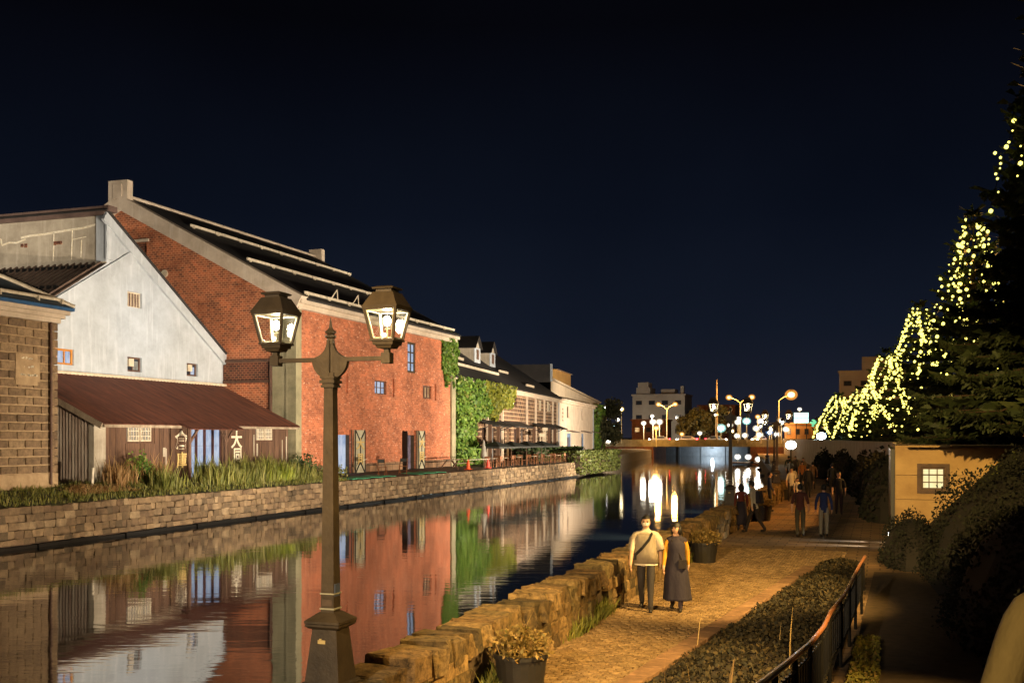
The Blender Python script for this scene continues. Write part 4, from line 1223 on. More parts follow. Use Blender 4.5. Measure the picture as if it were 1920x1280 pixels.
def hedge_box(name, label, poly, z0, z1, n, size, mat, cat='hedge', dark=False):
    """clipped hedge: leaves over the faces of a prism"""
    c = np.mean(np.array(poly), 0)
    t = thing(name, label, cat, (c[0], c[1], z0))
    pts = []
    m = len(poly)
    per = [math.dist(poly[i], poly[(i + 1) % m]) for i in range(m)]
    x0, x1 = min(p[0] for p in poly), max(p[0] for p in poly); y0, y1 = min(p[1] for p in poly), max(p[1] for p in poly)
    h = z1 - z0; tot = sum(per) * h; area = (x1 - x0) * (y1 - y0)
    for _ in range(n):
        if random.random() < tot / (tot + area):
            r = random.uniform(0, sum(per)); i = 0
            while r > per[i]: r -= per[i]; i = (i + 1) % m
            f = r / per[i]; a, b_ = poly[i], poly[(i + 1) % m]
            z = random.uniform(z0, z1); inn = 0.12 * random.random() + 0.25 * max(0, (z - z1 + 0.3)) 
            x, y = a[0] + (b_[0] - a[0]) * f, a[1] + (b_[1] - a[1]) * f
            x += (c[0] - x) * inn * 0.3; y += (c[1] - y) * inn * 0.1
            pts.append((x + random.gauss(0, .05), y + random.gauss(0, .05), z))
        else:
            pts.append((random.uniform(x0, x1), random.uniform(y0, y1), z1 + random.gauss(0, .06)))
    cards('leaves', pts, size, mat, t, None, 1.0, 0.8, off=(c[0], c[1], z0))
    b = MB()
    ins = [(p[0] + (c[0] - p[0]) * 0.10, p[1] + (c[1] - p[1]) * 0.04) for p in poly]
    vs = [(x, y, z0) for x, y in ins] + [(x, y, z1 - 0.12) for x, y in ins]
    b.add(vs, [tuple(range(m - 1, -1, -1)), tuple(range(m, 2 * m))] + [(i, (i + 1) % m, m + (i + 1) % m, m + i) for i in range(m)])
    b.build('twigs', M['bark'], t)
    return t
hedge_box('hedge', 'clipped green hedge overhanging the water beyond the quay wall', [(-28.6, 104.3), (-28.8, 122.5), (-31.6, 122.8), (-31.8, 104.2)], -0.5, 1.75, 5200, 0.26, M['hedge'])
hedge_box('hedge', 'dark low hedge between the restaurant terrace and the cream warehouse', [(-31.8, 99.5), (-32.2, 118), (-34.6, 118), (-34.0, 99.5)], 0.7, 2.1, 2600, 0.28, M['shrub'])

# ------------------------------------------------------------------ planting bed, dark embankment shrubs
bed_pts = []
def bed_edge(y): return -3.05 + (y - 12.0) * 0.105
soil = MB()
ys_ = list(np.linspace(8.5, 27.8, 24))
for ya, yb in zip(ys_, ys_[1:]):
    xr = lambda y: -0.62 + max(0, y - 14) * 0.02
    hx = lambda y: -0.02 + 0.06 * math.sin(y * 1.7)
    soil.quad((bed_edge(ya), ya, 0.05), ((bed_edge(ya) + xr(ya)) / 2, ya, 0.22 + hx(ya)), ((bed_edge(yb) + xr(yb)) / 2, yb, 0.22 + hx(yb)), (bed_edge(yb), yb, 0.05))
    soil.quad(((bed_edge(ya) + xr(ya)) / 2, ya, 0.22 + hx(ya)), (xr(ya), ya, 0.12), (xr(yb), yb, 0.12), ((bed_edge(yb) + xr(yb)) / 2, yb, 0.22 + hx(yb)))
tag(soil.build('planting_bed', mat_plain('dark bed soil', lin(58, 46, 32), lin(36, 29, 21), 0.95, 4, (1, 1, 1), 0.6)), kind='structure')
pts = []
for _ in range(17000):
    y = random.uniform(9, 27.7); a, c_ = bed_edge(y) + 0.05, -0.66 + max(0, y - 14) * 0.02
    f = random.random(); x = a + (c_ - a) * f
    top = 0.20 + 0.06 * math.sin(y * 1.7); sz = 0.05 + (top - 0.05) * f * 2 if f < 0.5 else top + (0.12 - top) * (f - 0.5) * 2
    pts.append((x, y, sz + random.uniform(0.0, 0.05) + 0.09 * random.random() * (0.5 + 0.5 * math.sin(y * 2.3 + x * 3))))
stuff(cards('ground_cover', pts, 0.065, mat_leaf('dull ground cover leaf', [lin(38, 34, 20), lin(58, 49, 26), lin(27, 26, 16), lin(84, 68, 36), lin(48, 45, 23)], 0.8, 0.1)), 'low dull ground cover filling the planting bed beside the handrail', 'ground cover')
stuff(blades('grass', [(x, y, 0.15) for x, y in [(random.uniform(-2.6, -1.0), random.uniform(11, 16)) for _ in range(12)]], 0.55, 0.022, M['weed_dry'], lean=0.12), 'few tall thin grass stalks rising from the planting bed', 'grass')
pts = []
for _ in range(3800):
    y = random.uniform(9, 17.5); f = random.random()
    x0, x1 = -0.46 + max(0, y - 9) * 0.012, -0.05 + max(0, y - 9) * 0.006
    z = 0.06 + max(0, 13 - y) * 0.125
    pts.append((x0 + (x1 - x0) * f, y, z + 0.06 + random.uniform(0, .06)))
stuff(cards('ground_cover', pts, 0.07, mat_leaf('mossy verge leaf', [lin(112, 108, 40), lin(140, 128, 48), lin(84, 84, 34), lin(150, 120, 60)], 0.8, 0.1), normal=(0, 0, 0.6)), 'yellow green mossy verge strip between handrail and ramp', 'ground cover')
# dark shrubs on the embankment
def mound(name, label, cx, cy, rx, ry, h, z0, n, size, mat=None):
    t = thing(name, label, 'shrub', (cx, cy, z0))
    th = rng.uniform(0, 2 * np.pi, n); ph = np.arccos(rng.uniform(0, 1, n))
    rr = rng.uniform(0.86, 1.04, n) * (1 + 0.09 * np.sin(5 * th) + 0.07 * np.sin(7 * ph + 3 * th))
    p = np.stack([rx * rr * np.sin(ph) * np.cos(th), ry * rr * np.sin(ph) * np.sin(th), h * rr * np.cos(ph)], 1)
    cards('leaves', p, size, mat or M['hedge_shaded'], t)
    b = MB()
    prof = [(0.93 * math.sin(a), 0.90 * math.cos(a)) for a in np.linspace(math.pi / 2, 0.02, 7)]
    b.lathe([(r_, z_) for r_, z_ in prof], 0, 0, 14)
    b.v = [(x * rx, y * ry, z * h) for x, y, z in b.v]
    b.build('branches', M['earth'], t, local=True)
    return t
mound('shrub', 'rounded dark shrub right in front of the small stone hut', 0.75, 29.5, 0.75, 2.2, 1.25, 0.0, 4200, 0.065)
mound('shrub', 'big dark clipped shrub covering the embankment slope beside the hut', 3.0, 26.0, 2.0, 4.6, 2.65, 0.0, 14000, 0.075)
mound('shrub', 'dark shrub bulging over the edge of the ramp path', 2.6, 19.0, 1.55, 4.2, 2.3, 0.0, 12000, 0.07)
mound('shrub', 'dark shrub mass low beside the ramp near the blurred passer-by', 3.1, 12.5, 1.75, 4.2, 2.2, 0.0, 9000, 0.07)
mound('shrub', 'green lit shrub crown at the top of the embankment by the street', 3.7, 31.0, 1.3, 2.0, 2.75, 0.0, 5000, 0.08, M['hedge'])
for i, yy in enumerate((46, 54, 64, 76, 90)):
    mound('shrub', ('first', 'second', 'third', 'fourth', 'farthest')[i] + ' dark shrub along the promenade foot beyond the hut', 0.2 + bend(yy) - 0.25 * i, yy, 0.95, 3.8, 2.5 - 0.1 * i, 0.0, 1300, 0.2)

# planters on the promenade
def planter(label, x, y, s=1.0, n=900):
    t = thing('planter', label, 'planter', (x, y, 0.0), 0, 'planter tubs along the parapet')
    b = MB(); b.lathe([(0.27 * s, 0.02), (0.33 * s, 0.48 * s), (0.35 * s, 0.48 * s), (0.35 * s, 0.53 * s), (0.31 * s, 0.53 * s), (0.30 * s, 0.44 * s)], 0, 0, 20); b.build('tub', M['planter'], t, local=True)
    pp = []
    for _ in range(n):
        a = random.uniform(0, 6.28); r_ = random.uniform(0, 0.42) * s; pp.append((r_ * math.cos(a), r_ * math.sin(a), 0.5 * s + random.uniform(0, 0.34) * (1.15 - r_)))
    cards('flowers', pp, 0.055, M['sprig'], t)
    blades('stalks', [(p[0] * .6, p[1] * .6, 0.45 * s) for p in pp[:260]], 0.36, 0.012, M['sprig'], t, lean=0.4)
    return t
planter('black tub of dry flowers in the near wall recess', -4.28, 12.75, 1.0)
planter('black tub with grassy plant behind the walking couple', -4.28, 27.6, 1.05)
planter('large black tub standing beside the stooping walker with the pack', -4.35, 42.5, 1.15)
planter('dark tub far along the parapet before the lamps', -4.75, 57.0, 1.1)
for i, (x, y, nn) in enumerate(((-4.6, 12.9, 500), (-4.72, 18.6, 700), (-4.66, 17.0, 350), (-4.7, 27.0, 400))):
    stuff(blades('weeds', [(x + random.gauss(0, .05), y + random.gauss(0, .35), 0.0) for _ in range(nn)], 0.28, 0.02, M['weed'], lean=0.35), ('tuft of weeds in the wall recess behind the near tub', 'weeds growing in the wall recess beside the walking man', 'sparse weeds along the wall foot before the couple', 'weeds at the wall foot by the second tub')[i], 'weeds')

# ------------------------------------------------------------------ conifers with light strings
def conifer(name, label, x, y, z0, ztop, rad, nwhorl, needle, dens, lights=0, shape=1.0, seed=0, bulb=0.055, bare=0.0, wander=0.25, arc=None, ftop=0.94):
    r = random.Random(seed); rg = np.random.default_rng(seed)
    t = thing(name, label, 'tree', (x, y, z0), 0, 'conifers along the street')
    H = ztop - z0
    b = MB(); b.tube([(0, 0, -0.3), (0, 0, H * 0.5), (0, 0, H * 0.97)], [0.02 * H + 0.05, 0.012 * H, 0.01], 8); b.build('trunk', M['bark'], t, local=True)
    P0, P1 = [], []
    lb = MB()
    for k in range(nwhorl):
        f = (k + 0.3) / nwhorl
        zz = H * (0.06 + 0.93 * f)
        rr = rad * (1 - f) ** shape * r.uniform(0.82, 1.1) + 0.12
        nb = max(5, int(7 + 5 * (1 - f)))
        a0 = r.uniform(0, 6.28)
        for j in range(nb):
            a = a0 + 2 * math.pi * j / nb + r.uniform(-.2, .2)
            L_ = rr * r.uniform(0.72, 1.12)
            d = Vector((math.cos(a), math.sin(a), 0)); tip = Vector((d.x * L_, d.y * L_, zz - 0.16 * L_ + 0.22 * L_ * f))
            base = Vector((0, 0, zz + 0.05))
            lb.tube([base, (base + tip) / 2 + Vector((0, 0, -0.06 * L_)), tip], [0.012 + 0.012 * L_, 0.01 + .005 * L_, 0.005], 4, False)
            m = max(3, int(L_ * dens))
            side = Vector((-d.y, d.x, 0))
            for s in range(m):
                q = 0.22 + 0.78 * (s + r.random()) / m
                c = base.lerp(tip, q) + Vector((0, 0, -0.10 * L_ * math.sin(math.pi * q)))
                w = 0.34 * L_ * (1.05 - q) + 0.10
                for sg in (-1, 1):
                    e = c + side * sg * w * r.uniform(0.5, 1.1) + d * w * 0.6 + Vector((0, 0, r.uniform(-.14, .05) * (0.4 + w)))
                    P0.append(c); P1.append(e)
                if s == m - 1: P0.append(tip - d * 0.25); P1.append(tip + d * 0.22 + Vector((0, 0, 0.16 + 0.1 * f)))
                P0.append(c); P1.append(c + d * 0.3 * w + Vector((0, 0, r.uniform(0.02, .16))))
    tag(lb.build('limbs', M['bark'], t, local=True), kind='stuff')
    # each spray: a flat tuft of thin needles bunches
    A = np.array([tuple(p) for p in P0], np.float32); Bv = np.array([tuple(p) for p in P1], np.float32)
    reps = 3
    allv = []
    for q in range(reps):
        st = A + (Bv - A) * (q / reps)
        d = (Bv - A); ln = np.linalg.norm(d, axis=1, keepdims=True) + 1e-6; d = d / ln
        rd = rg.normal(size=d.shape); sd = np.cross(d, rd); sd /= np.linalg.norm(sd, axis=1, keepdims=True) + 1e-6
        ww = needle * rg.uniform(0.6, 1.3, (len(d), 1))
        tipv = st + d * (ln / reps * 1.5) + sd * ww * 0.8 + np.array([0, 0, -0.02])
        allv.append(np.stack([st - sd * ww * 0.25, st + sd * ww * 0.45, tipv, st + d * (ln / reps * 0.8) - sd * ww * 0.6], 1))
    v = np.concatenate(allv, 0).reshape(-1, 3)
    link_mesh('crown', np_mesh('crown', v, np.arange(len(v)).reshape(-1, 4), M['needle']), t)
    if lights:
        ls = thing('light_string', 'fairy lights on ' + label, 'fairy lights', (x, y, z0), 0, 'fairy light strings on the conifers')
        bulbs, wire = MB(), MB()
        ico = [(0, 0, -1), (.72, .53, -.45), (-.28, .85, -.45), (-.89, 0, -.45), (-.28, -.85, -.45), (.72, -.53, -.45), (.28, .85, .45), (-.72, .53, .45), (-.72, -.53, .45), (.28, -.85, .45), (.89, 0, .45), (0, 0, 1)]
        icf = [(0, 2, 1), (0, 3, 2), (0, 4, 3), (0, 5, 4), (0, 1, 5), (1, 2, 6), (2, 3, 7), (3, 4, 8), (4, 5, 9), (5, 1, 10), (1, 6, 10), (2, 7, 6), (3, 8, 7), (4, 9, 8), (5, 10, 9), (11, 6, 7), (11, 7, 8), (11, 8, 9), (11, 9, 10), (11, 10, 6)]
        for s in range(lights):
            if arc: a = arc[0] + (arc[1] - arc[0]) * (s + r.random() * 0.6) / lights
            else: a = 2 * math.pi * s / lights + r.uniform(-.2, .2)
            f = ftop - r.uniform(0, 0.12); pts = []
            fend = bare + r.uniform(0, 0.15)
            while f > fend:
                rr = rad * (1 - f) ** shape * 0.97 + 0.14
                aa = a + wander * math.sin(f * 9 + s)
                pts.append(Vector((rr * math.cos(aa), rr * math.sin(aa), H * (0.06 + 0.93 * f) - 0.14 * rr + r.uniform(-.03, .03))))
                f -= 0.24 / H * r.uniform(0.8, 1.3)
            if len(pts) > 1: wire.tube(pts, 0.008, 4, False)
            for p in pts:
                if r.random() < 0.93:
                    k = bulb * r.choice((0.55, 0.8, 1.0, 1.3)); p = p + Vector((r.gauss(0, .05), r.gauss(0, .05), r.gauss(0, .05)))
                    bulbs.add([(p.x + q[0] * k, p.y + q[1] * k, p.z + q[2] * k) for q in ico], icf)
        tag(bulbs.build('bulbs', M['bulb'], ls, local=True), kind='stuff')
        tag(wire.build('wire', M['iron_black'], ls, local=True), kind='stuff')
    return t
M['bulb'] = mat_emit('fairy bulb', (1.0, 0.84, 0.15, 1), 1.25)
conifer('conifer', 'huge dark conifer cut by the picture edge above the embankment', 3.85, 28.5, 2.95, 16.4, 3.1, 32, 0.12, 13, 4, 1.6, 1, 0.045, 0.36, 0.2, (math.pi * 1.0, math.pi * 1.45), 0.60)
conifer('conifer', 'tall spiky conifer with a pointed bare top beside the hut', 3.2, 42, 2.95, 11.7, 3.0, 20, 0.10, 10, 12, 0.95, 2, 0.055, 0.26, 0.2, (R(-158), R(-35)))
conifer('conifer', 'conifer wrapped in dense lights behind the tall spiky one', 2.3, 70, 2.95, 11.8, 3.2, 16, 0.14, 7, 17, 0.9, 3, 0.07, 0.05, 0.3, (R(-190), R(0)))
conifer('conifer', 'fourth lit conifer from the picture edge along the street', 0.5, 95, 2.95, 11.0, 3.4, 13, 0.18, 6, 15, 0.9, 4, 0.095, 0.0, 0.35, (R(-190), R(10)))
conifer('conifer', 'short lit conifer second from the far end of the row', -2.0, 122, 2.95, 9.0, 3.2, 10, 0.24, 5, 11, 0.8, 5, 0.115, 0.0)
conifer('conifer', 'short lit conifer at the far end of the row', -5.2, 148, 2.95, 9.4, 3.6, 10, 0.28, 5, 11, 0.8, 6, 0.135, 0.0)

def broadleaf(label, x, y, z0, h, r_, n, size, seed, mat=None):
    t = thing('tree', label, 'tree', (x, y, z0)); rr = random.Random(seed)
    b = MB(); b.tube([(0, 0, -0.2), (0.1, 0, h * 0.35), (0.0, 0.1, h * 0.7)], [0.03 * h, 0.02 * h, 0.008 * h], 7)
    cl = []
    for k in range(11):
        a = rr.uniform(0, 6.28); q = rr.uniform(0.1, 0.75) * r_; zz = h * rr.uniform(0.35, 0.9)
        c = Vector((q * math.cos(a), q * math.sin(a), zz)); cl.append((c, r_ * rr.uniform(0.28, 0.46)))
        b.tube([(0, 0, h * 0.3), c * 0.6 + Vector((0, 0, h * .15)), c], [0.012 * h, 0.007 * h, 0.003 * h], 5)
    b.build('trunk', M['bark'], t, local=True)
    pts = []
    for _ in range(n):
        c, s = rr.choice(cl); v = Vector((rr.gauss(0, 1), rr.gauss(0, 1), rr.gauss(0, 0.8))).normalized() * s * rr.uniform(0.5, 1.1)
        pts.append(tuple(c + v))
    cards('crown', pts, size, mat or M['tree_leaf'], t)
    return t

# ------------------------------------------------------------------ twin gas lamps on the parapet
M['mantle'] = mat_emit('glowing mantle', (1.0, 0.93, 0.78, 1), 20.0, False)
M['lamplit_cream'] = mat_plain('lamplit cream tone', lin(226, 216, 186), lin(200, 190, 160), 0.5, 5)  # pale tone paints the mantle's light onto parts inside the lantern
def gas_lamp(label, loc):
    t = thing('gas_lamp', label, 'street lamp', loc, 0, 'twin gas lamps along the parapet')
    b = MB()
    b.frustum(0, 0, -0.10, 0.03, 0.46, 0.44); b.frustum(0, 0, 0.03, 0.055, 0.42, 0.40); b.frustum(0, 0, 0.055, 0.56, 0.36, 0.255)
    b.frustum(0, 0, 0.56, 0.585, 0.30, 0.36); b.frustum(0, 0, 0.585, 0.605, 0.36, 0.36); b.frustum(0, 0, 0.612, 0.635, 0.37, 0.37); b.frustum(0, 0, 0.635, 0.71, 0.37, 0.165)
    ped = b.build('pedestal', M['iron'], t, local=True)
    b = MB(); b.box(-0.06, 0.02, -0.146, -0.135, 0.42, 0.455); b.box(-0.045, -0.02, -0.1455, -0.132, 0.456, 0.468)
    link_mesh('sticker', b.mesh('sticker', mat_plain('yellow sticker', lin(224, 196, 130), lin(200, 168, 104), 0.6, 9)), ped)
    b = MB(); b.frustum(0, 0, 0.70, 2.86, 0.138, 0.094)
    sh = b.build('shaft', M['iron'], t, local=True)
    b = MB(); b.frustum(0, 0, 0.735, 0.75, 0.155, 0.155); b.frustum(0, 0, 0.88, 0.892, 0.152, 0.152); link_mesh('band', b.mesh('band', M['door_iron']), sh)
    b = MB(); b.box(0.0675, 0.0735, -0.05, 0.05, 0.86, 0.98); link_mesh('notice', b.mesh('notice', mat_plain('blue grey notice', lin(92, 104, 128), lin(70, 78, 104), 0.5, 12)), sh)
    b = MB(); b.box(-0.052, 0.052, -0.0745, -0.068, 0.77, 0.83); link_mesh('notice', b.mesh('notice', mat_plain('brown notice', lin(104, 86, 70), lin(84, 66, 52), 0.5, 12)), sh)
    b = MB()
    for (z0, z1, w) in ((2.86, 2.885, 0.14), (2.885, 2.90, 0.12), (2.90, 2.93, 0.16), (2.93, 2.945, 0.13), (2.945, 2.965, 0.155), (2.965, 3.0, 0.11)): b.frustum(0, 0, z0, z1, w, w)
    b.build('collar', M['iron'], t, local=True)
    # round plate with concave shoulders, finial
    zc = 3.13
    prof = []
    for k in range(25):
        a = math.pi + math.pi * k / 24
        prof.append((0.19 * math.cos(a), zc + 0.19 * math.sin(a)))
    for k in range(1, 9):
        q = k / 8; a = q * math.pi / 2
        prof.append((0.19 - 0.16 * math.sin(a), zc + 0.02 + 0.16 * (1 - math.cos(a))))
    for k in range(8, 0, -1):
        q = k / 8; a = q * math.pi / 2
        prof.append((-(0.19 - 0.16 * math.sin(a)), zc + 0.02 + 0.16 * (1 - math.cos(a))))
    b = MB(); n = len(prof)
    b.add([(x, -0.025, z) for x, z in prof] + [(x, 0.025, z) for x, z in prof], [tuple(range(n)), tuple(range(2 * n - 1, n - 1, -1))] + [(i, n + i, n + (i + 1) % n, (i + 1) % n) for i in range(n)])
    b.box(-0.012, 0.012, -0.06, 0.06, zc - 0.17, zc + 0.18)
    b.build('bracket_plate', M['iron'], t, local=True)
    b = MB(); b.lathe([(0.04, 3.28), (0.035, 3.33), (0.055, 3.345), (0.055, 3.36), (0.03, 3.37), (0.05, 3.385), (0.055, 3.40), (0.03, 3.42), (0.018, 3.44), (0.002, 3.54)], 0, 0, 10); b.build('finial', M['iron'], t, local=True)
    for sx in (-1, 1):
        b = MB(); b.bar((sx * 0.17, 0, zc), (sx * 0.58, 0, zc), 0.045, 0.04); b.build('arm', M['iron'], t, local=True)
        X = sx * 0.60
        b = MB(); b.frustum(X, 0, zc - 0.05, zc + 0.05, 0.09, 0.09); b.frustum(X, 0, zc + 0.05, zc + 0.09, 0.05, 0.05)
        b.frustum(X, 0, zc + 0.09, zc + 0.12, 0.14, 0.17); b.frustum(X, 0, zc + 0.12, zc + 0.155, 0.20, 0.215); b.frustum(X, 0, zc + 0.155, zc + 0.175, 0.25, 0.25)
        z0, z1, w0, w1 = zc + 0.175, zc + 0.46, 0.215, 0.325
        for ax in (-1, 1):
            for ay in (-1, 1):
                b.bar((X + ax * w0 / 2, ay * w0 / 2, z0), (X + ax * w1 / 2, ay * w1 / 2, z1), 0.022)
        b.frustum(X, 0, z1 - 0.012, z1 + 0.025, 0.345, 0.365)
        b.frustum(X, 0, z1 + 0.025, z1 + 0.155, 0.35, 0.21); b.frustum(X, 0, z1 + 0.155, z1 + 0.185, 0.16, 0.16); b.frustum(X, 0, z1 + 0.185, z1 + 0.20, 0.21, 0.22); b.frustum(X, 0, z1 + 0.20, z1 + 0.215, 0.22, 0.14)
        ln = b.build('lantern', M['iron'], t, local=True)
        b = MB()
        for (ax, ay) in ((1, 0), (-1, 0), (0, 1), (0, -1)):
            pa = lambda w, z, s, k: (X + (ax * w / 2 * k if ax else s * w / 2 * 0.86), (ay * w / 2 * k if ay else s * w / 2 * 0.86), z)
            for (p, q) in ((pa(w0, z0 + .012, -1, .93), pa(w0, z0 + .012, 1, .93)), (pa(w1, z1 - .02, -1, .93), pa(w1, z1 - .02, 1, .93)), (pa(w0, z0 + .012, -1, .93), pa(w1, z1 - .02, -1, .93)), (pa(w0, z0 + .012, 1, .93), pa(w1, z1 - .02, 1, .93))):
                b.bar(p, q, 0.010)
        link_mesh('pane_rim', b.mesh('pane_rim', M['lamplit_cream']), ln)
        for (ax, ay) in ((1, 0), (-1, 0), (0, 1), (0, -1)):
            b = MB()
            pa = lambda w, z, s: (X + (ax * w / 2 * 0.985 if ax else s * w / 2 * 0.95), (ay * w / 2 * 0.985 if ay else s * w / 2 * 0.95), z)
            b.quad(pa(w0, z0, -1), pa(w0, z0, 1), pa(w1, z1, 1), pa(w1, z1, -1))
            link_mesh('pane', b.mesh('pane', M['glass_lamp']), ln)
        b = MB(); b.tube([(X, 0, z0), (X, 0, z0 + 0.11)], 0.010, 6); b.bar((X - 0.03, 0, z0 + 0.1), (X + 0.03, 0, z0 + 0.1), 0.008); b.tube([(X + 0.05, 0.02, z0), (X + 0.05, 0.02, z0 + 0.16)], 0.006, 5)
        link_mesh('burner', b.mesh('burner', M['lamplit_cream']), ln)
        b = MB(); b.ball((X, 0, z0 + 0.175), 0.036, 10, 8, (1, 1, 1.35)); b.ball((X - 0.055, 0.05, z0 + 0.05), 0.018, 8, 6)
        link_mesh('mantle', b.mesh('mantle', M['mantle'], True), ln)
        ld = bpy.data.lights.new('lamp_glow', 'POINT'); ld.energy = 3.0; ld.color = (1.0, 0.86, 0.62); ld.shadow_soft_size = 0.05
        lo = bpy.data.objects.new('lamp_glow', ld); COL.objects.link(lo); lo.parent = ln; lo.location = (X, -0.0, z0 + 0.23)
    return t
lamp1 = gas_lamp('tall twin lantern gas lamp nearest the camera standing on the parapet', (-5.0, 9.14, 0.86))
b = MB(); b.box(-5.36, -4.66, 8.78, 9.5, -1.2, 0.765); tag(b.build('lamp_pier', M['kerb']), 'square stone pier under the nearest gas lamp', 'pier')
for i, (yy, lb) in enumerate(((38.2, 'second twin gas lamp down the parapet beyond the couple'), (56.2, 'third twin gas lamp among the crowd of walkers'), (79.0, 'fourth twin gas lamp far along the promenade'), (104.0, 'farthest twin gas lamp near the bridge'))):
    c = copy_tree(lamp1); c.location = (-5.0 + bend(yy), yy, 0.86); c['label'] = lb

# ------------------------------------------------------------------ people
def cloth(name, rgb, k=0.72):
    c = lin(*rgb); return mat_plain(name, c, tuple(v * k for v in c[:3]) + (1,), 0.85, 6, (1, 1, 0.45), 0.9, bscale=11)
SKIN = mat_plain('skin', lin(222, 176, 144), lin(206, 158, 128), 0.55, 8)
HAIR = mat_plain('black hair', lin(30, 24, 22), lin(18, 15, 14), 0.5, 20, (1, 1, 0.2), 0.3)
EYE_M = mat_plain('dark eye', lin(24, 18, 16), None, 0.3)
SHOE = mat_plain('dark shoe', lin(40, 34, 32), None, 0.6); SOLE = mat_plain('pale sole', lin(226, 218, 200), None, 0.7)
def person(label, loc, rotz, h=1.7, stride=0.22, swing=0.15, top=None, sleeve=None, bottom=None, long_sleeve=True, hair_long=False, width=1.0, group=None, arm_out=0.0, lean=0.0, bent=0.0, cap=None, turn=0.0):
    t = thing('person', label, 'person', loc, rotz, group)
    k = h / 1.7
    y = lambda v: v
    J = {}
    def j(n, p, r_, reg, par): J[n] = (Vector(p), r_, reg, par)
    j('pelvis', (0, 0, .93), (.145 * width, .115), 'bottom', None)
    j('waist', (0, -.01, 1.07), (.135 * width, .105), 'top', 'pelvis')
    j('chest', (0, -.015 - lean * .4, 1.27), (.158 * width, .115), 'top', 'waist')
    j('upper', (0, -.005 - lean * .6, 1.395), (.12 * width, .085), 'top', 'chest')
    j('neck', (0, -.01 - lean * .8, 1.485), (.052, .054), 'skin', 'upper')
    j('skull', (0, -.02 - lean, 1.56), (.06, .065), 'skin', 'neck')
    for s, n in ((-1, 'l'), (1, 'r')):
        sg = s * swing
        j('shoulder' + n, (s * .165 * width, -lean * .6, 1.385), (.062, .062), 'top', 'upper')
        j('elbow' + n, (s * (.215 * width + arm_out), sg * .5 - lean * .4, 1.12), (.050, .050), 'sleeve', 'shoulder' + n)
        j('wrist' + n, (s * (.225 * width + arm_out * 1.2), sg * 1.1 - .07 - bent - lean * .2, .885 + bent * .8), (.033, .033), 'sleeve' if long_sleeve else 'skin', 'elbow' + n)
        j('palm' + n, (s * (.225 * width + arm_out * 1.2), sg * 1.2 - .09 - bent * 1.3, .815 + bent * .95), (.034, .022), 'skin', 'wrist' + n)
        st = -s * stride
        j('hip' + n, (s * .088, 0, .885), (.098, .100), 'bottom', 'pelvis')
        kb = .03 + max(0, -st) * .0 + (0.05 if st > 0 else 0)
        j('knee' + n, (s * .092, st * .45 - kb, .485), (.068, .072), 'bottom', 'hip' + n)
        lift = .05 if st > 0 else 0.0
        j('ankle' + n, (s * .095, st * 1.0 + .02, .085 + lift), (.046, .050), 'bottom', 'knee' + n)
        j('heel' + n, (s * .095, st * 1.0 + .035, .045 + lift), (.040, .042), 'shoe', 'ankle' + n)
        j('toe' + n, (s * .105, st * 1.0 - .15, .036 + lift * .3), (.042, .034), 'shoe', 'heel' + n)
    names = list(J); idx = {n: i for i, n in enumerate(names)}
    bm = bmesh.new(); lay = bm.verts.layers.skin.verify()
    bv = []
    for n in names:
        v = bm.verts.new(J[n][0]); v[lay].radius = J[n][1]; v[lay].use_root = (n == 'pelvis'); bv.append(v)
    for n in names:
        if J[n][3]: bm.edges.new((bv[idx[J[n][3]]], bv[idx[n]]))
    me = bpy.data.meshes.new('skeleton'); bm.to_mesh(me); bm.free()
    o = bpy.data.objects.new('skeleton', me); COL.objects.link(o)
    md = o.modifiers.new('skin', 'SKIN'); md.use_smooth_shade = True; md.branch_smoothing = 0.4
    sb = o.modifiers.new('sub', 'SUBSURF'); sb.levels = 1; sb.render_levels = 1
    dg = bpy.context.evaluated_depsgraph_get()
    ev = bpy.data.meshes.new_from_object(o.evaluated_get(dg))
    bpy.data.objects.remove(o)
    verts = [tuple(v.co) for v in ev.vertices]; faces = [tuple(p.vertices) for p in ev.polygons]
    regs = ['top', 'sleeve', 'bottom', 'skin', 'shoe', 'eye']
    segs = [(J[J[n][3]][0], J[n][0], J[n][2], J[n][1][0]) for n in names if J[n][3]]
    mi = []
    for p in ev.polygons:
        c = p.center; best = None; bd = 1e9
        for a, b_, rg_, rad in segs:
            d = b_ - a; q = max(0, min(1, (c - a).dot(d) / d.length_squared)); dist = (c - (a + d * q)).length / (rad + 0.02)
            if dist < bd: bd = dist; best = rg_
        mi.append(regs.index(best))
    bpy.data.meshes.remove(ev)
    ex = MB(); marks = []
    def mark(reg):
        marks.extend([regs.index(reg)] * (len(ex.f) - len(marks)))
    hc = Vector((0, -.025 - lean, 1.60))
    ex.ball(hc, 0.1, 14, 10, (0.78, 0.95, 1.15)); mark('skin')
    ex.ball(hc + Vector((0, -.03, -.055)), 0.06, 10, 7, (0.85, 0.85, 0.9)); mark('skin')
    ex.add([hc + Vector((-.014, -.088, -.03)), hc + Vector((.014, -.088, -.03)), hc + Vector((0, -.118, -.028)), hc + Vector((0, -.09, .02))], [(0, 1, 2), (0, 2, 3), (1, 3, 2)]); mark('skin')
    for s in (-1, 1): ex.ball(hc + Vector((s * .08, .005, -.01)), 0.024, 6, 5, (0.4, 0.8, 1.2)); mark('skin')
    for s in (-1, 1): ex.ball(hc + Vector((s * .032, -.085, .006)), 0.015, 8, 5, (1.2, .8, .75)); ex.box(hc.x + s * .033 - .02, hc.x + s * .033 + .02, hc.y - .094, hc.y - .08, hc.z + .026, hc.z + .035); mark('eye')
    ex.box(hc.x - .022, hc.x + .022, hc.y - .0915, hc.y - .075, hc.z - .064, hc.z - .057); mark('eye')
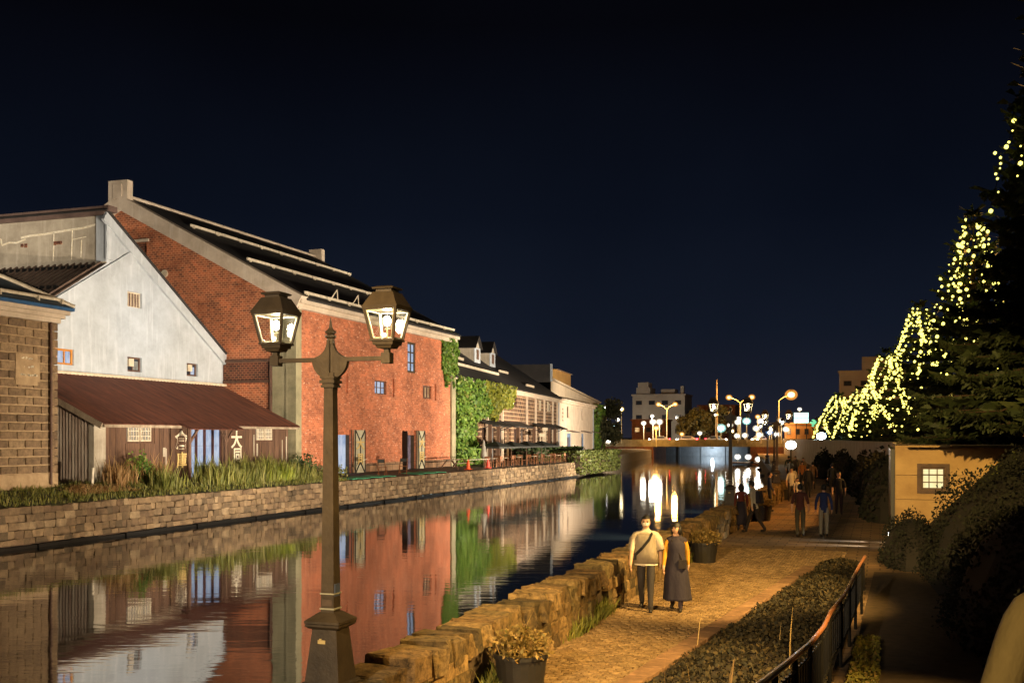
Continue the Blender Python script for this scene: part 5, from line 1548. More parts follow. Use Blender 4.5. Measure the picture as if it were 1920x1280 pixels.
    HM = Matrix.Translation(hc) @ Matrix.Rotation(turn, 4, 'Z') @ Matrix.Translation(-hc); ex.v = [tuple(HM @ Vector(v)) for v in ex.v]
    for s, n in ((-1, 'l'), (1, 'r')):
        w_, p_ = J['wrist' + n][0], J['palm' + n][0]; d = (p_ - w_).normalized(); side = Vector((0, 1, 0))
        for q in range(4):
            st_ = p_ + side * (q - 1.5) * .016
            ln_ = (.052, .062, .058, .044)[q]
            ex.tube([st_, st_ + d * ln_ + Vector((-s * .010, 0, 0)), st_ + d * ln_ * 1.5 + Vector((-s * .028, -.004, 0))], [.0095, .0088, .006], 5)
        th = w_.lerp(p_, .5); ex.tube([th, th + d * .03 + Vector((-s * .012, -.032, 0)), th + d * .062 + Vector((-s * .018, -.040, 0))], [.012, .010, .007], 5); mark('skin')
    base = len(verts)
    verts += [tuple(v) for v in ex.v]; faces += [tuple(i + base for i in f) for f in ex.f]; mi += marks
    m = bpy.data.meshes.new('body'); m.from_pydata([(a * k, b_ * k, c * k) for a, b_, c in verts], [], faces); m.update()
    top = top or cloth('grey cloth', (120, 118, 116)); bottom = bottom or cloth('dark cloth', (52, 50, 54))
    for mm in (top, sleeve or top, bottom, SKIN, SHOE, EYE_M): m.materials.append(mm)
    m.polygons.foreach_set('material_index', mi); m.polygons.foreach_set('use_smooth', [True] * len(faces))
    body = link_mesh('body', m, t)
    hb = MB(); hb.ball((0, 0, 0), 0.1, 18, 14, (1.0, 1.16, 1.30) if hair_long else (0.92, 1.10, 1.26))
    keep = []
    for f in hb.f:
        c = sum((Vector(hb.v[i]) for i in f), Vector()) / len(f)
        low = -0.085 if hair_long else -0.03
        if c.z > (0.03 if hair_long else 0.045) or (c.y > -0.035 and c.z > low - (0.05 if c.y > 0.02 else 0)): keep.append(f)
    hb.f = keep
    if hair_long:
        hb.ball((0, .06, -.08), 0.085, 12, 8, (1.0, 0.55, 1.25))
        for s in (-1, 1): hb.ball((s * .082, .0, -.05), 0.055, 8, 6, (0.7, 0.95, 1.7))
    hb.v = [tuple((Matrix.Rotation(turn, 3, 'Z') @ Vector(v) + hc + Vector((0, .006, .008))) * k) for v in hb.v]
    hb.build('hair', cap or HAIR, t, local=True, smooth=True)
    return t

# the couple
man = person('man in loose pale shirt and dark trousers wearing a white mask', (-4.12, 19.6, 0.03), R(8), 1.74, 0.26, 0.16, cloth('oatmeal cotton', (222, 204, 180)), None, cloth('charcoal trousers', (58, 52, 52)), False, False, 1.16, 'walking couple')
b = MB(); b.ball((0, -.088, 1.612), 0.062, 10, 7, (1.05, 0.6, 0.8)); b.build('face_mask', cloth('white mask', (246, 240, 228), 0.95), man, local=True, smooth=True)
b = MB(); b.lathe([(0.219, 0.845), (0.222, 0.86), (0.218, 0.89)], 0, -.01, 24, 0.66); b.build('shirt_hem', cloth('white hem', (232, 220, 200), 0.9), man, local=True)
b = MB(); b.lathe([(0.228, 0.875), (0.222, 1.1), (0.218, 1.25), (0.212, 1.36), (0.17, 1.425), (0.075, 1.475)], 0, -.01, 24, 0.66, lambda a, z: 1 + 0.03 * math.sin(6 * a + z * 7))
for s_ in (-1, 1): b.tube([(s_ * .16, -.0, 1.42), (s_ * .22, 0, 1.32), (s_ * .262, .0, 1.13)], [.07, .085, .088], 10); b.build('loose_shirt', cloth('oatmeal shirt', (222, 204, 180)), man, local=True, smooth=True)
b = MB(); b.bar((0.12, -.10, 1.45), (0.07, -.165, 1.33), 0.012, 0.05); b.bar((0.07, -.165, 1.33), (-.06, -.178, 1.17), 0.012, 0.05); b.bar((-.06, -.178, 1.17), (-.20, -.12, 1.03), 0.012, 0.05); b.box(-.28, -.17, -.15, .02, 0.95, 1.07); b.build('sling_bag', cloth('black nylon', (32, 30, 32)), man, local=True)
woman = person('woman in long dark pinafore dress with mustard sleeves', (-3.58, 19.75, 0.03), R(4), 1.62, 0.16, 0.14, cloth('plum pinafore', (50, 42, 56)), cloth('mustard knit', (212, 152, 44)), cloth('plum skirt', (66, 54, 66)), True, True, 0.98, 'walking couple', turn=R(-24))
b = MB()
wob = lambda a, z: 1 + (0.10 * math.sin(5 * a) + 0.06 * math.sin(9 * a + 1)) * max(0, (1.0 - z)) + 0.16 * max(0, 0.7 - z) * math.cos(a - 0.3)
b.lathe([(0.255, 0.20), (0.25, 0.24), (0.235, 0.5), (0.205, 0.8), (0.165, 1.0), (0.16, 1.14), (0.165, 1.24), (0.10, 1.335)], 0, -.005, 28, 0.9, wob); b.build('dress', cloth('dark plum dress', (46, 40, 56)), woman, local=True, smooth=True)
b = MB(); b.bar((-0.08, -.10, 1.32), (0.12, -.15, 0.95), 0.012, 0.03); b.box(0.06, 0.2, -.2, -.1, 0.80, 0.96); b.build('shoulder_bag', cloth('dark leather', (48, 38, 38)), woman, local=True)

def C3(*rgb): return cloth('cloth %d %d %d' % rgb, rgb)
walkers = [
    ('walker from behind in maroon tee and olive trousers', (-2.44, 35.6), 180, 1.70, 0.06, C3(84, 44, 40), C3(78, 72, 56), False, False),
    ('walker from behind in blue jacket and pale trousers', (-1.72, 35.9), 183, 1.68, 0.09, C3(34, 50, 104), C3(148, 140, 126), True, False),
    ('man in black facing the camera near the hut wall', (-1.63, 46.7), 5, 1.76, 0.05, C3(36, 36, 40), C3(60, 40, 44), False, False),
    ('stooping walker with a dark pack and white shirt by the parapet', (-4.0, 36.8), 250, 1.72, 0.30, C3(206, 196, 182), C3(44, 34, 34), True, False),
    ('walker in reddish jacket and long dark skirt at the parapet', (-4.55, 37.6), 200, 1.58, 0.08, C3(124, 58, 46), C3(52, 44, 54), True, True),
    ('child in white standing near the tub', (-3.7, 52.0), 30, 1.30, 0.06, C3(210, 200, 186), C3(50, 50, 54), False, False),
    ('dark dressed walker alone in mid promenade', (-3.6, 58.5), 175, 1.72, 0.12, C3(44, 42, 44), C3(40, 38, 40), True, False),
    ('walker in black coat beside the mid promenade one', (-2.6, 64.0), 185, 1.72, 0.12, C3(38, 40, 40), C3(34, 34, 36), True, False),
    ('distant walker in beige jacket', (-5.4, 82.0), 10, 1.70, 0.14, C3(186, 150, 104), C3(60, 54, 50), True, False),
    ('distant stout walker in pinkish white hoodie', (-5.1, 96.0), 190, 1.74, 0.10, C3(214, 190, 172), C3(70, 64, 62), True, False),
    ('distant walker in white and black', (-4.4, 98.5), 170, 1.66, 0.12, C3(220, 212, 196), C3(40, 40, 44), True, True),
    ('walker in white tee between the tub and the round sign', (-4.2, 55.0), 15, 1.68, 0.14, C3(224, 214, 198), C3(70, 64, 60), False, False),
    ('walker in brown jacket passing the round sign', (-3.9, 68.0), 185, 1.70, 0.14, C3(130, 96, 66), C3(48, 44, 44), True, False),
    ('walker in orange top beyond the round sign', (-4.8, 72.0), 10, 1.66, 0.12, C3(206, 130, 66), C3(60, 56, 58), True, True),
    ('walker in pale blue shirt beyond the round sign', (-5.8, 75.0), 190, 1.72, 0.10, C3(170, 184, 200), C3(56, 52, 54), False, False),
    ('tall distant walker in dark green', (-6.6, 84.0), 175, 1.80, 0.14, C3(52, 62, 48), C3(44, 42, 40), True, False),
    ('distant child in a yellow top', (-5.9, 90.0), 20, 1.25, 0.10, C3(222, 180, 80), C3(70, 64, 66), False, False),
    ('walker in cream coat by the far tub', (-4.5, 60.0), 200, 1.64, 0.08, C3(214, 198, 172), C3(64, 54, 50), True, True),
    ('walker in navy leaning at the parapet', (-4.55, 47.5), 95, 1.70, 0.04, C3(40, 48, 78), C3(44, 42, 46), True, False),
    ('distant walker in grey near the wall', (-6.4, 88.0), 20, 1.70, 0.10, C3(120, 116, 110), C3(52, 50, 50), True, False),
]
for lb, (x, y), rz, hh, sd, tp, bt, lng, hl in walkers:
    p = person(lb, (x, y, 0.03), R(rz), hh, sd, 0.10, tp, None, bt, lng, hl, 1.04, 'walkers on the promenade', 0.02, 0.10 if 'stooping' in lb else 0.0)
    if 'pack' in lb:
        b = MB(); b.hexa([(-.15, .10, 1.0), (.15, .10, 1.0), (.15, .27, 1.0), (-.15, .27, 1.0)], [(-.14, .09, 1.40), (.14, .09, 1.40), (.13, .2, 1.42), (-.13, .2, 1.42)]); b.build('backpack', C3(40, 36, 52), p, local=True)
    if 'skirt' in lb:
        b = MB(); b.lathe([(0.24, 0.2), (0.22, 0.5), (0.17, 0.92), (0.14, 1.0)], 0, 0, 18, 0.8); b.build('skirt', C3(48, 42, 58), p, local=True, smooth=True)
pas = person('passer-by in a cream coat, only the sleeve in the bottom corner', (0.52, 3.00, 1.50), R(20), 1.62, 0.05, 0.05, cloth('cream coat', (214, 196, 156)), None, cloth('cream coat lower', (196, 176, 136)), True, True, 1.15, None, 0.05)

# ------------------------------------------------------------------ handrail along the ramp
hr = thing('handrail', 'worn bronze handrail on black balusters curving along the ramp', 'handrail', (-0.6, 14, 0.1))
rail = [(-0.72, 5.6, 1.86), (-0.70, 7.0, 1.68), (-0.68, 9.0, 1.43), (-0.65, 11.0, 1.20), (-0.62, 13.0, 1.03), (-0.60, 14.4, 0.99), (-0.545, 15.4, 0.965), (-0.49, 16.3, 0.95), (-0.44, 17.6, 0.945), (-0.385, 19.2, 0.95), (-0.32, 20.6, 0.96), (-0.27, 21.3, 0.99)]
b = MB(); b.tube(rail, 0.026, 10); b.build('rail', M['rail_metal'], hr)
low = [(x, y, z - 0.62) for x, y, z in rail[:-1]]
b = MB(); b.tube(low, 0.018, 6); b.tube([(x, y, z - 0.12) for x, y, z in rail[:-1]], 0.014, 6); b.build('lower_rail', M['iron_black'], hr)
def rail_at(y):
    for a, c in zip(rail, rail[1:]):
        if a[1] <= y <= c[1]:
            f = (y - a[1]) / (c[1] - a[1]); return tuple(a[i] + (c[i] - a[i]) * f for i in range(3))
yy = 6.0; i = 0
while yy < 21.2:
    x, y, z = rail_at(yy); b = MB()
    if i % 6 == 0: b.tube([(x, y, z - 0.95), (x, y, z - 0.02)], 0.026, 8); b.build('post', M['iron_black'], hr)
    else: b.tube([(x, y, z - 0.62), (x, y, z - 0.1)], 0.011, 6); b.build('baluster', M['iron_black'], hr)
    yy += 0.27; i += 1

# ------------------------------------------------------------------ small stone hut under the street
H = thing('stone_hut', 'small flat sandstone hut with one lit latticed window', 'building', (2.0, 37, 0))
b = MB(); wall_profile(b, 'Y', 33.23, 0.0, [(0.42, 2.86, 3.9, 2.86)], [(1.13, 1.79, 1.72, 2.38)], 0.18)
b.quad((0.42, 33.23, 0), (0.42, 42, 0), (0.42, 42, 2.86), (0.42, 33.23, 2.86)); b.build('wall', M['stone_hut'], H)
b = MB(); b.box(0.415, 3.905, 33.226, 42, 2.86, 3.01); b.build('coping', M['stone_hut'], H)
b = MB()
for z in (0.72, 1.43, 2.14): b.box(0.43, 3.89, 33.222, 33.229, z, z + 0.012)
b.build('joint_lines', M['mortar'], H)
window(H, 'Y', 33.23, 1.13, 1.79, 1.72, 2.38, M['frame_brown'], M['lit_cream'], 3, 3, 0.06, 0.14, 0.028)
b = MB(); b.box(1.02, 1.128, 33.19, 33.26, 1.62, 2.48); b.box(1.792, 1.9, 33.19, 33.26, 1.62, 2.48); b.box(1.128, 1.792, 33.19, 33.26, 2.382, 2.48); b.box(1.10, 1.82, 33.14, 33.26, 1.62, 1.718); b.build('window_surround', M['frame_brown'], H)
b = MB(); b.box(0.30, 0.41, 33.3, 41.8, 0.0, 2.9); b.build('side_cladding', M['iron_black'], H)
for i, yy in enumerate((33.55, 35.0)):  # added fixtures standing in for light leaking from the hut doorway
    sl_ = thing('added_step_light', ('added low slot light standing for doorway glow at the near corner of the hut', 'added low slot light standing for doorway glow farther along the hut side')[i], 'light', (0.26, yy, 0.22), 0, 'added slot lights at the hut foot')
    b = MB(); b.box(0.25, 0.30, yy - 0.2, yy + 0.2, 0.14, 0.34); b.build('housing', M['iron_black'], sl_)
    b = MB(); b.box(0.243, 0.249, yy - 0.17, yy + 0.17, 0.18, 0.30); b.build('lens', mat_emit('slot lens', (1, 0.98, 0.85, 1), 3.0, False), sl_)
    ld = bpy.data.lights.new('slot_beam', 'SPOT'); ld.energy = 90; ld.color = (1, 0.97, 0.84); ld.spot_size = R(32); ld.spot_blend = 0.5; ld.shadow_soft_size = 0.03
    lo = bpy.data.objects.new('slot_beam', ld); COL.objects.link(lo); lo.parent = sl_; lo.location = (-0.06, 0, 0.02); lo.rotation_euler = Vector((-1, 0, -0.13)).to_track_quat('-Z', 'Y').to_euler()

# ------------------------------------------------------------------ terrace things
def parasol(label, x, y, z, r_, h, closed=False):
    t = thing('parasol', label, 'parasol', (x, y, z), 0, 'terrace parasols')
    b = MB(); b.tube([(0, 0, 0), (0, 0, h)], 0.03, 6); b.build('pole', M['wood_dark'], t, local=True)
    b = MB(); b.lathe([(0.28, 0.0), (0.28, 0.08), (0.1, 0.12)], 0, 0, 10); b.build('base', M['iron_black'], t, local=True)
    if closed:
        b = MB(); b.lathe([(0.26, 0.75), (0.30, 0.9), (0.16, 1.6), (0.05, h + 0.05)], 0, 0, 10, 1, lambda a, z: 1 + 0.2 * math.sin(5 * a)); b.build('canopy', M['canvas_grey'], t, local=True)
    else:
        b = MB(); n = 6
        ring = [(r_ * math.cos(2 * math.pi * i / n), r_ * math.sin(2 * math.pi * i / n), h - 0.45) for i in range(n)]
        lowr = [(x_, y_, z_ - 0.14) for x_, y_, z_ in ring]
        b.add(ring + [(0, 0, h)] + lowr, [(i, (i + 1) % n, n) for i in range(n)] + [(i, n + 1 + i, n + 1 + (i + 1) % n, (i + 1) % n) for i in range(n)])
        b.build('canopy', M['canvas_dark'], t, local=True)
        for i in range(n):
            b = MB(); b.bar((0, 0, h - 0.4), (ring[i][0] * .97, ring[i][1] * .97, ring[i][2] - .02), 0.02); b.build('rib', M['wood_dark'], t, local=True)
    return t
TZ = 0.80
for i, (y, lb) in enumerate(((84.8, 'dark open parasol nearest the ivy corner'), (88.8, 'dark open parasol second from the ivy corner'), (93.0, 'dark open parasol third from the ivy corner'), (97.6, 'dark open parasol at the far end of the terrace'))):
    parasol(lb, -30.7, y, TZ, 1.75, 2.12)
parasol('folded grey parasol beside the ivy', -30.9, 82.4, TZ, 1, 2.2, True)
def table():
    t = thing('table', '', 'table', (0, 0, 0), 0, 'terrace tables')
    b = MB(); b.box(-.42, .42, -.42, .42, .70, .74); b.build('top', M['frame_white'], t, local=True)
    for sx in (-1, 1):
        for sy in (-1, 1):
            b = MB(); b.bar((sx * .36, sy * .36, 0), (sx * .36, sy * .36, .7), 0.05); b.build('leg', M['wood_chair'], t, local=True)
    return t
def chair():
    t = thing('chair', '', 'chair', (0, 0, 0), 0, 'terrace chairs')
    b = MB(); b.box(-.22, .22, -.22, .22, .42, .46); b.build('seat', M['wood_chair'], t, local=True)
    b = MB(); b.box(-.22, .22, .19, .22, .62, .9); b.build('backrest', M['wood_chair'], t, local=True)
    for sx in (-1, 1):
        for sy in (-1, 1):
            b = MB(); b.bar((sx * .2, sy * .2, 0), (sx * .2, sy * .2, .42 if sy < 0 else .9), 0.04); b.build('leg', M['wood_chair'], t, local=True)
    return t
tb, ch = table(), chair()
order = ('nearest the folded parasol', 'under the first open parasol', 'under the second open parasol', 'under the third open parasol', 'under the last open parasol', 'at the hedge end of the terrace')
for i, y in enumerate((82.6, 85.4, 89.2, 93.6, 97.9, 101.2)):
    o = tb if i == 0 else copy_tree(tb); o.location = (-30.35, y, TZ); o['label'] = 'small pale topped terrace table ' + order[i]
    for k, (dx, dy, rz) in enumerate(((0.0, -0.75, R(180)), (0.05, 0.75, 0), (0.72, 0.1, R(-90)))):
        c = ch if (i == 0 and k == 0) else copy_tree(ch); c.location = (-30.35 + dx, y + dy, TZ); c.rotation_euler = (0, 0, rz + random.uniform(-.2, .2))
        c['label'] = 'wooden chair on the %s of the table %s' % (('brick side', 'hedge side', 'canal side')[k], order[i])
def folding_chair(label, x, y, rz):
    t = thing('folding_chair', label, 'chair', (x, y, 0.80), rz, 'folding chairs by the shutter doors')
    for s in (-1, 1):
        b = MB(); b.bar((s * .26, -.45, 0), (s * .26, .35, .62), 0.045, 0.03); b.build('leg', M['wood_chair'], t, local=True)
        b = MB(); b.bar((s * .22, .40, 0), (s * .22, -.28, .55), 0.045, 0.03); b.build('leg', M['wood_chair'], t, local=True)
        b = MB(); b.bar((s * .24, .30, .5), (s * .24, .52, 1.05), 0.04, 0.03); b.build('back_post', M['wood_chair'], t, local=True)
    for k in range(4):
        b = MB(); b.box(-.26, .26, -.25 + k * .13, -.15 + k * .13, .52 - k * 0.012, .545 - k * .012); b.build('slat', M['wood_chair'], t, local=True)
    b = MB(); b.hexa([(-.25, .44, .80), (.25, .44, .80), (.25, .47, .80), (-.25, .47, .80)], [(-.25, .51, 1.03), (.25, .51, 1.03), (.25, .54, 1.03), (-.25, .54, 1.03)]); b.build('backrest', M['canvas_dark'], t, local=True)
folding_chair('wooden folding chair closer to the first shutter door', -30.5, 62.6, R(35))
folding_chair('wooden folding chair closer to the black open shutter', -30.4, 65.6, R(20))
pt = thing('picnic_table', 'low wooden picnic bench by the plinth of the brick warehouse', 'bench', (-31.0, 76.4, 0.84))
b = MB(); b.box(-.35, .35, -1.6, 1.6, .68, .73); b.build('top', M['wood_grey'], pt, local=True)
for s in (-1, 1):
    b = MB(); b.box(s * .75 - .14, s * .75 + .14, -1.6, 1.6, .42, .46); b.build('seat', M['wood_grey'], pt, local=True)
    for q in (-1.2, 1.2): b = MB(); b.bar((s * .75, q, 0), (s * .2, q, .68), 0.08); b.build('leg', M['wood_dark'], pt, local=True)
for i, (y0, y1) in enumerate(((56.6, 62.6), (66.2, 71.0))):
    b = MB()
    n = 10
    for k in range(n):
        ya, yb = y0 + (y1 - y0) * k / n, y0 + (y1 - y0) * (k + 1) / n
        za, zb = 0.825 + 0.02 * math.sin(ya * 3), 0.825 + 0.02 * math.sin(yb * 3)
        b.hexa([(-30.9, ya, za - .02), (-29.5, ya, za - .06), (-29.5, yb, zb - .06), (-30.9, yb, zb - .02)], [(-30.9, ya, za + .012), (-29.5, ya, za - .03), (-29.5, yb, zb - .03), (-30.9, yb, zb + .012)])
    tag(b.build('floor_mat', M['mat_green']), ('long green mat on the quay edge before the first shutter door', 'long green mat on the quay edge before the second shutter door')[i], 'mat', 'green mats')
for i, y in enumerate((76.6, 81.0)):
    t = thing('traffic_cone', ('bright orange traffic cone by the brick corner', 'faded red traffic cone below the ivy')[i], 'cone', (-30.0, y, 0.78), 0, 'traffic cones')
    mm = M['cone_orange'] if i == 0 else M['cone_red']
    b = MB(); b.lathe([(0.20, 0.03), (0.17, 0.1), (0.05, 0.78)], 0, 0, 12); b.build('body', mm, t, local=True)
    b = MB(); b.box(-.24, .24, -.24, .24, 0, .035); b.build('foot', mm, t, local=True)
b = MB(); b.tube([(-30.0, 76.3, 1.52), (-30.0, 81.4, 1.50)], 0.03, 6); tag(b.build('barrier_bar', M['snow_rail']), 'pale barrier bar laid across the two traffic cones', 'bar')

# ------------------------------------------------------------------ far end: bridge, cars, lamps, town
BR = thing('bridge', 'low road bridge closing the end of the canal', 'bridge', (-35, 226, -0.76))
b = MB(); b.box(-60, -4, 222, 222.5, 1.35, 2.80); b.box(-60, -4, 234, 234.5, 1.35, 2.80); b.build('parapet', M['concrete_mossy'], BR)
b = MB(); b.box(-60, -4, 222.5, 234, 1.4, 2.1); b.build('deck', M['asphalt'], BR)
b = MB(); b.box(-62, -45.1, 221.6, 236, -1.9, 1.34); b.build('abutment', M['brick_dark'], BR)
b = MB(); b.box(-25, -4, 221.6, 236, -1.9, 1.34); b.build('abutment', M['brick_dark'], BR)
b = MB(); b.box(-50, -20, 240, 241, -1.9, 2.0)
for x in range(-48, -20, 5): b.box(x, x + .4, 239.8, 240, -1.9, 2.0)
b.build('lit_back_wall', M['plaster'], BR)
b = MB(); b.quad((-3000, 234.5, 2.05), (3000, 234.5, 2.05), (3000, 3500, 2.05), (-3000, 3500, 2.05)); tag(b.build('town_ground', M['earth']), kind='structure')
ud = bpy.data.lights.new('underpass_glow', 'POINT'); ud.energy = 220; ud.color = (0.8, 0.92, 1.0); ud.shadow_soft_size = 0.3
uo = bpy.data.objects.new('underpass_glow', ud); COL.objects.link(uo); uo.parent = BR; uo.location = (0, 11.2, 1.4)
b = MB(); b.box(-35.4, -34.6, 236.6, 237.0, 0.9, 1.1); b.build('underpass_lamp', M['frame_white'], BR)

def car(label, x, y, rz, col, tail=False):
    t = thing('car', label, 'car', (x, y, 2.1), rz, 'cars crossing the bridge')
    p = mat_plain('car paint', col, None, 0.3, 2)
    b = MB()
    prof = [(-2.1, .35), (-2.1, .75), (-1.2, .95), (-.7, 1.42), (.9, 1.45), (1.6, .98), (2.1, .9), (2.1, .35)]
    n = len(prof); b.add([(q[0], -.8, q[1]) for q in prof] + [(q[0], .8, q[1]) for q in prof], [tuple(range(n)), tuple(range(2 * n - 1, n - 1, -1))] + [(i, n + i, n + (i + 1) % n, (i + 1) % n) for i in range(n)]); b.build('body', p, t, local=True)
    b = MB(); b.box(-.95, 1.1, -.81, .81, 1.0, 1.34); b.build('windows', M['glass_dark'], t, local=True)
    for sx in (-1.3, 1.3):
        for sy in (-.78, .78):
            b = MB(); b.tube([(sx, sy - .1, .33), (sx, sy + .1, .33)], .33, 12); w_ = b.build('wheel', M['planter'], t, local=True)
    for sy in (-.6, .6):
        b = MB(); b.ball((-2.12, sy, .72), .14, 8, 6); b.build('headlight', mat_emit('headlight', (1, .98, .9, 1), 22, False), t, local=True)
        b = MB(); b.ball((2.12, sy, .85), .12, 8, 6); b.build('tail_light', mat_emit('tail light', (1, .03, .04, 1), 10, False), t, local=True)
car('white car on the bridge nearest the warehouses', -44.6, 226, R(8), lin(214, 204, 196))
car('pale van like car in mid bridge', -39.2, 229, R(-4), lin(196, 186, 176))
car('silver car on the bridge before the pole', -32.6, 226, R(180), lin(206, 204, 204))
car('white car turning at the promenade end of the bridge', -24.0, 229, R(70), lin(220, 216, 210))

SOD, WHT, TEA, BLU = (1.0, 0.47, 0.10, 1), (1.0, 0.90, 0.70, 1), (0.55, 1.0, 0.95, 1), (0.35, 0.6, 1.0, 1)
GLOW = {}
def glow(c, s):
    k = (c, s)
    if k not in GLOW: GLOW[k] = mat_emit('street light glow %d' % len(GLOW), c, s, False)
    return GLOW[k]
HALO = {}
def halo_shell(c):  # glowing shell added around a lamp head to imitate its halo
    if c not in HALO:
        t = NT('lamp halo %d' % len(HALO))
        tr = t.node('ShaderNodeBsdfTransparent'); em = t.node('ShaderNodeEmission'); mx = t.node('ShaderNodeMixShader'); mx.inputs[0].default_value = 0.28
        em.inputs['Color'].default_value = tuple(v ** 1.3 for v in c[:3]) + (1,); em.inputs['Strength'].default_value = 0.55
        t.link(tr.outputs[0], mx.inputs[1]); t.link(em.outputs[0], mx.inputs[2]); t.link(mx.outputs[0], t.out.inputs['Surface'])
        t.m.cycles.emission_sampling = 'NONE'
        HALO[c] = t.m
    return HALO[c]
def street_lamp(label, x, y, z0, z1, col, r_=0.38, arms=(0,), strength=16, light=0, pole=0.09):
    """pole with one or more heads; arms are x offsets of the heads"""
    t = thing('street_lamp', label, 'street lamp', (x, y, z0), 0, 'lit street lamps toward the town')
    h = z1 - z0
    b = MB(); b.tube([(0, 0, 0), (0, 0, h - (0.1 if arms == (0,) else 1.1))], [pole * 1.4, pole], 8); b.build('pole', M['door_iron'], t, local=True)
    for ax in arms:
        if ax:
            b = MB(); b.tube([(0, 0, h - 1.15), (ax * .35, 0, h - .5), (ax * .9, 0, h - .02)], pole * .7, 6); b.build('arm', M['door_iron'], t, local=True)
        core = tuple(0.35 + 0.65 * v for v in col[:3]) + (1,)
        b = MB(); b.ball((ax, 0, h), r_ * .72, 10, 8, (1, 1, .8)); gb = b.build('globe', glow(core if col != SOD else (1.0, 0.56, 0.20, 1), strength * (.4 if col != SOD else .09)), t, local=True)  # globe oversized to take in the bloom of distant lamps
        b = MB(); b.ball((ax, 0, h), r_ * 1.25, 12, 10, (1, 1, .85)); link_mesh('halo_shell', b.mesh('halo_shell', halo_shell(col), True), gb)
        b = MB(); b.lathe([(r_ * .5, h + r_ * .72), (r_ * .2, h + r_ * 1.1)], ax, 0, 8); b.build('hood', M['iron_black'], t, local=True)
        if light:
            ld = bpy.data.lights.new('lamp_light', 'POINT'); ld.energy = light; ld.color = col[:3]; ld.shadow_soft_size = r_ * 1.2
            lo = bpy.data.objects.new('lamp_light', ld); COL.objects.link(lo); lo.parent = t; lo.location = (ax, -r_ * 1.6, h - .3)
street_lamp('double arm sodium street lamp at the warehouse end of the bridge', -43.4, 228, 2.1, 10.4, SOD, 0.5, (-1.8, 1.8), 14, 1800)
street_lamp('tall double arm sodium street lamp in mid town', -27.1, 222.3, 2.1, 11.5, SOD, 0.55, (-2.3, 2.3), 16, 1800)
street_lamp('single sodium street lamp with the strongest orange glow', -19.2, 220, 2.1, 11.8, SOD, 1.0, (2.4,), 24, 3000)
street_lamp('short orange lamp at the near corner of the bridge', -44.0, 219.5, 1.3, 5.2, SOD, 0.6, (0,), 16, 700)
lst = [(-54.3, 218, 9.4, WHT, .5, 'white lamp beside the far end of the cream warehouse'), (-50.6, 216, 9.1, (1, .7, .2, 1), .35, 'amber lamp inside the dark tree'), (-51.8, 218, 7.0, WHT, .28, 'small white lamp low in the dark tree'), (-52.0, 214, 5.6, TEA, .32, 'small teal lamp under the dark tree'), (-53.8, 218, 2.7, WHT, .55, 'white lamp at the water end of the hedge'),
       (-47.6, 224, 6.3, WHT, .35, 'white lamp between the dark tree and the flats'), (-46.0, 226, 6.6, WHT, .45, 'first of two close white lamps below the flats'), (-44.6, 226, 6.6, WHT, .45, 'second of two close white lamps below the flats'), (-32.6, 226, 8.0, (1, .8, .3, 1), .35, 'yellow lamp beside the bare pole'), (-31.3, 224, 5.2, TEA, .6, 'large cold lamp at the foot of the bare pole'),
       (-25.8, 222, 6.6, TEA, .5, 'teal lamp under the tall double lamp'), (-27.6, 222, 6.4, WHT, .4, 'white lamp beneath the double lamp'), (-28.2, 226, 3.6, WHT, .4, 'first low white lamp beyond the bridge rail'), (-26.6, 226, 3.7, WHT, .4, 'second low white lamp beyond the bridge rail'), (-23.6, 226, 3.8, WHT, .45, 'third low white lamp beyond the bridge rail'), (-22.7, 220, 6.5, WHT, .5, 'white lamp before the ochre shop'), (-21.0, 224, 5.1, (1, .75, .35, 1), .4, 'warm lamp before the ochre shop'), (-18.9, 222, 6.5, WHT, .5, 'white lamp close to the strong sodium lamp'), (-18.0, 222, 4.9, WHT, .4, 'low white lamp close to the strong sodium lamp')]
for (x, y, z, c, r_, lb) in lst: street_lamp(lb, x, y, 2.1, z, c, r_ * 1.4, (0,), 20, 250 if 'flats' in lb else 0)
street_lamp('sodium street lamp glowing through the branches of the huge conifer', 5.3, 48, 2.96, 8.3, SOD, 0.30, (0,), 16, 2200)
extra = [(-30.2, 230, 5.9, WHT, .42, 'white lamp just past the bare pole'), (-29.6, 228, 4.6, (1, .75, .3, 1), .38, 'amber lamp low past the bare pole'), (-28.8, 234, 7.4, WHT, .36, 'small white lamp high past the bare pole'), (-24.9, 232, 5.2, WHT, .5, 'white lamp between the double lamp and the strong sodium lamp'), (-24.2, 228, 7.6, SOD, .36, 'small orange lamp between the double lamp and the strong one'), (-22.0, 230, 4.4, BLU, .45, 'bluish shop lamp low in the town'), (-20.3, 228, 3.9, WHT, .5, 'low white lamp under the warm one'), (-37.6, 236, 4.2, WHT, .36, 'white lamp at the foot of the olive trees'), (-41.2, 234, 4.0, SOD, .36, 'orange lamp at the foot of the round olive tree'), (-16.0, 232, 9.2, WHT, .3, 'small high white lamp behind the teal sign')]
for (x, y, z, c, r_, lb) in extra: street_lamp(lb, x, y, 2.1, z, c, r_ * 1.3, (0,), 20)
street_lamp('added white lamp put in to light the front of the flats', -58.0, 284, 2.0, 9.0, WHT, .5, (0,), 18, 2600)  # extra lamp, added only to brighten the flats
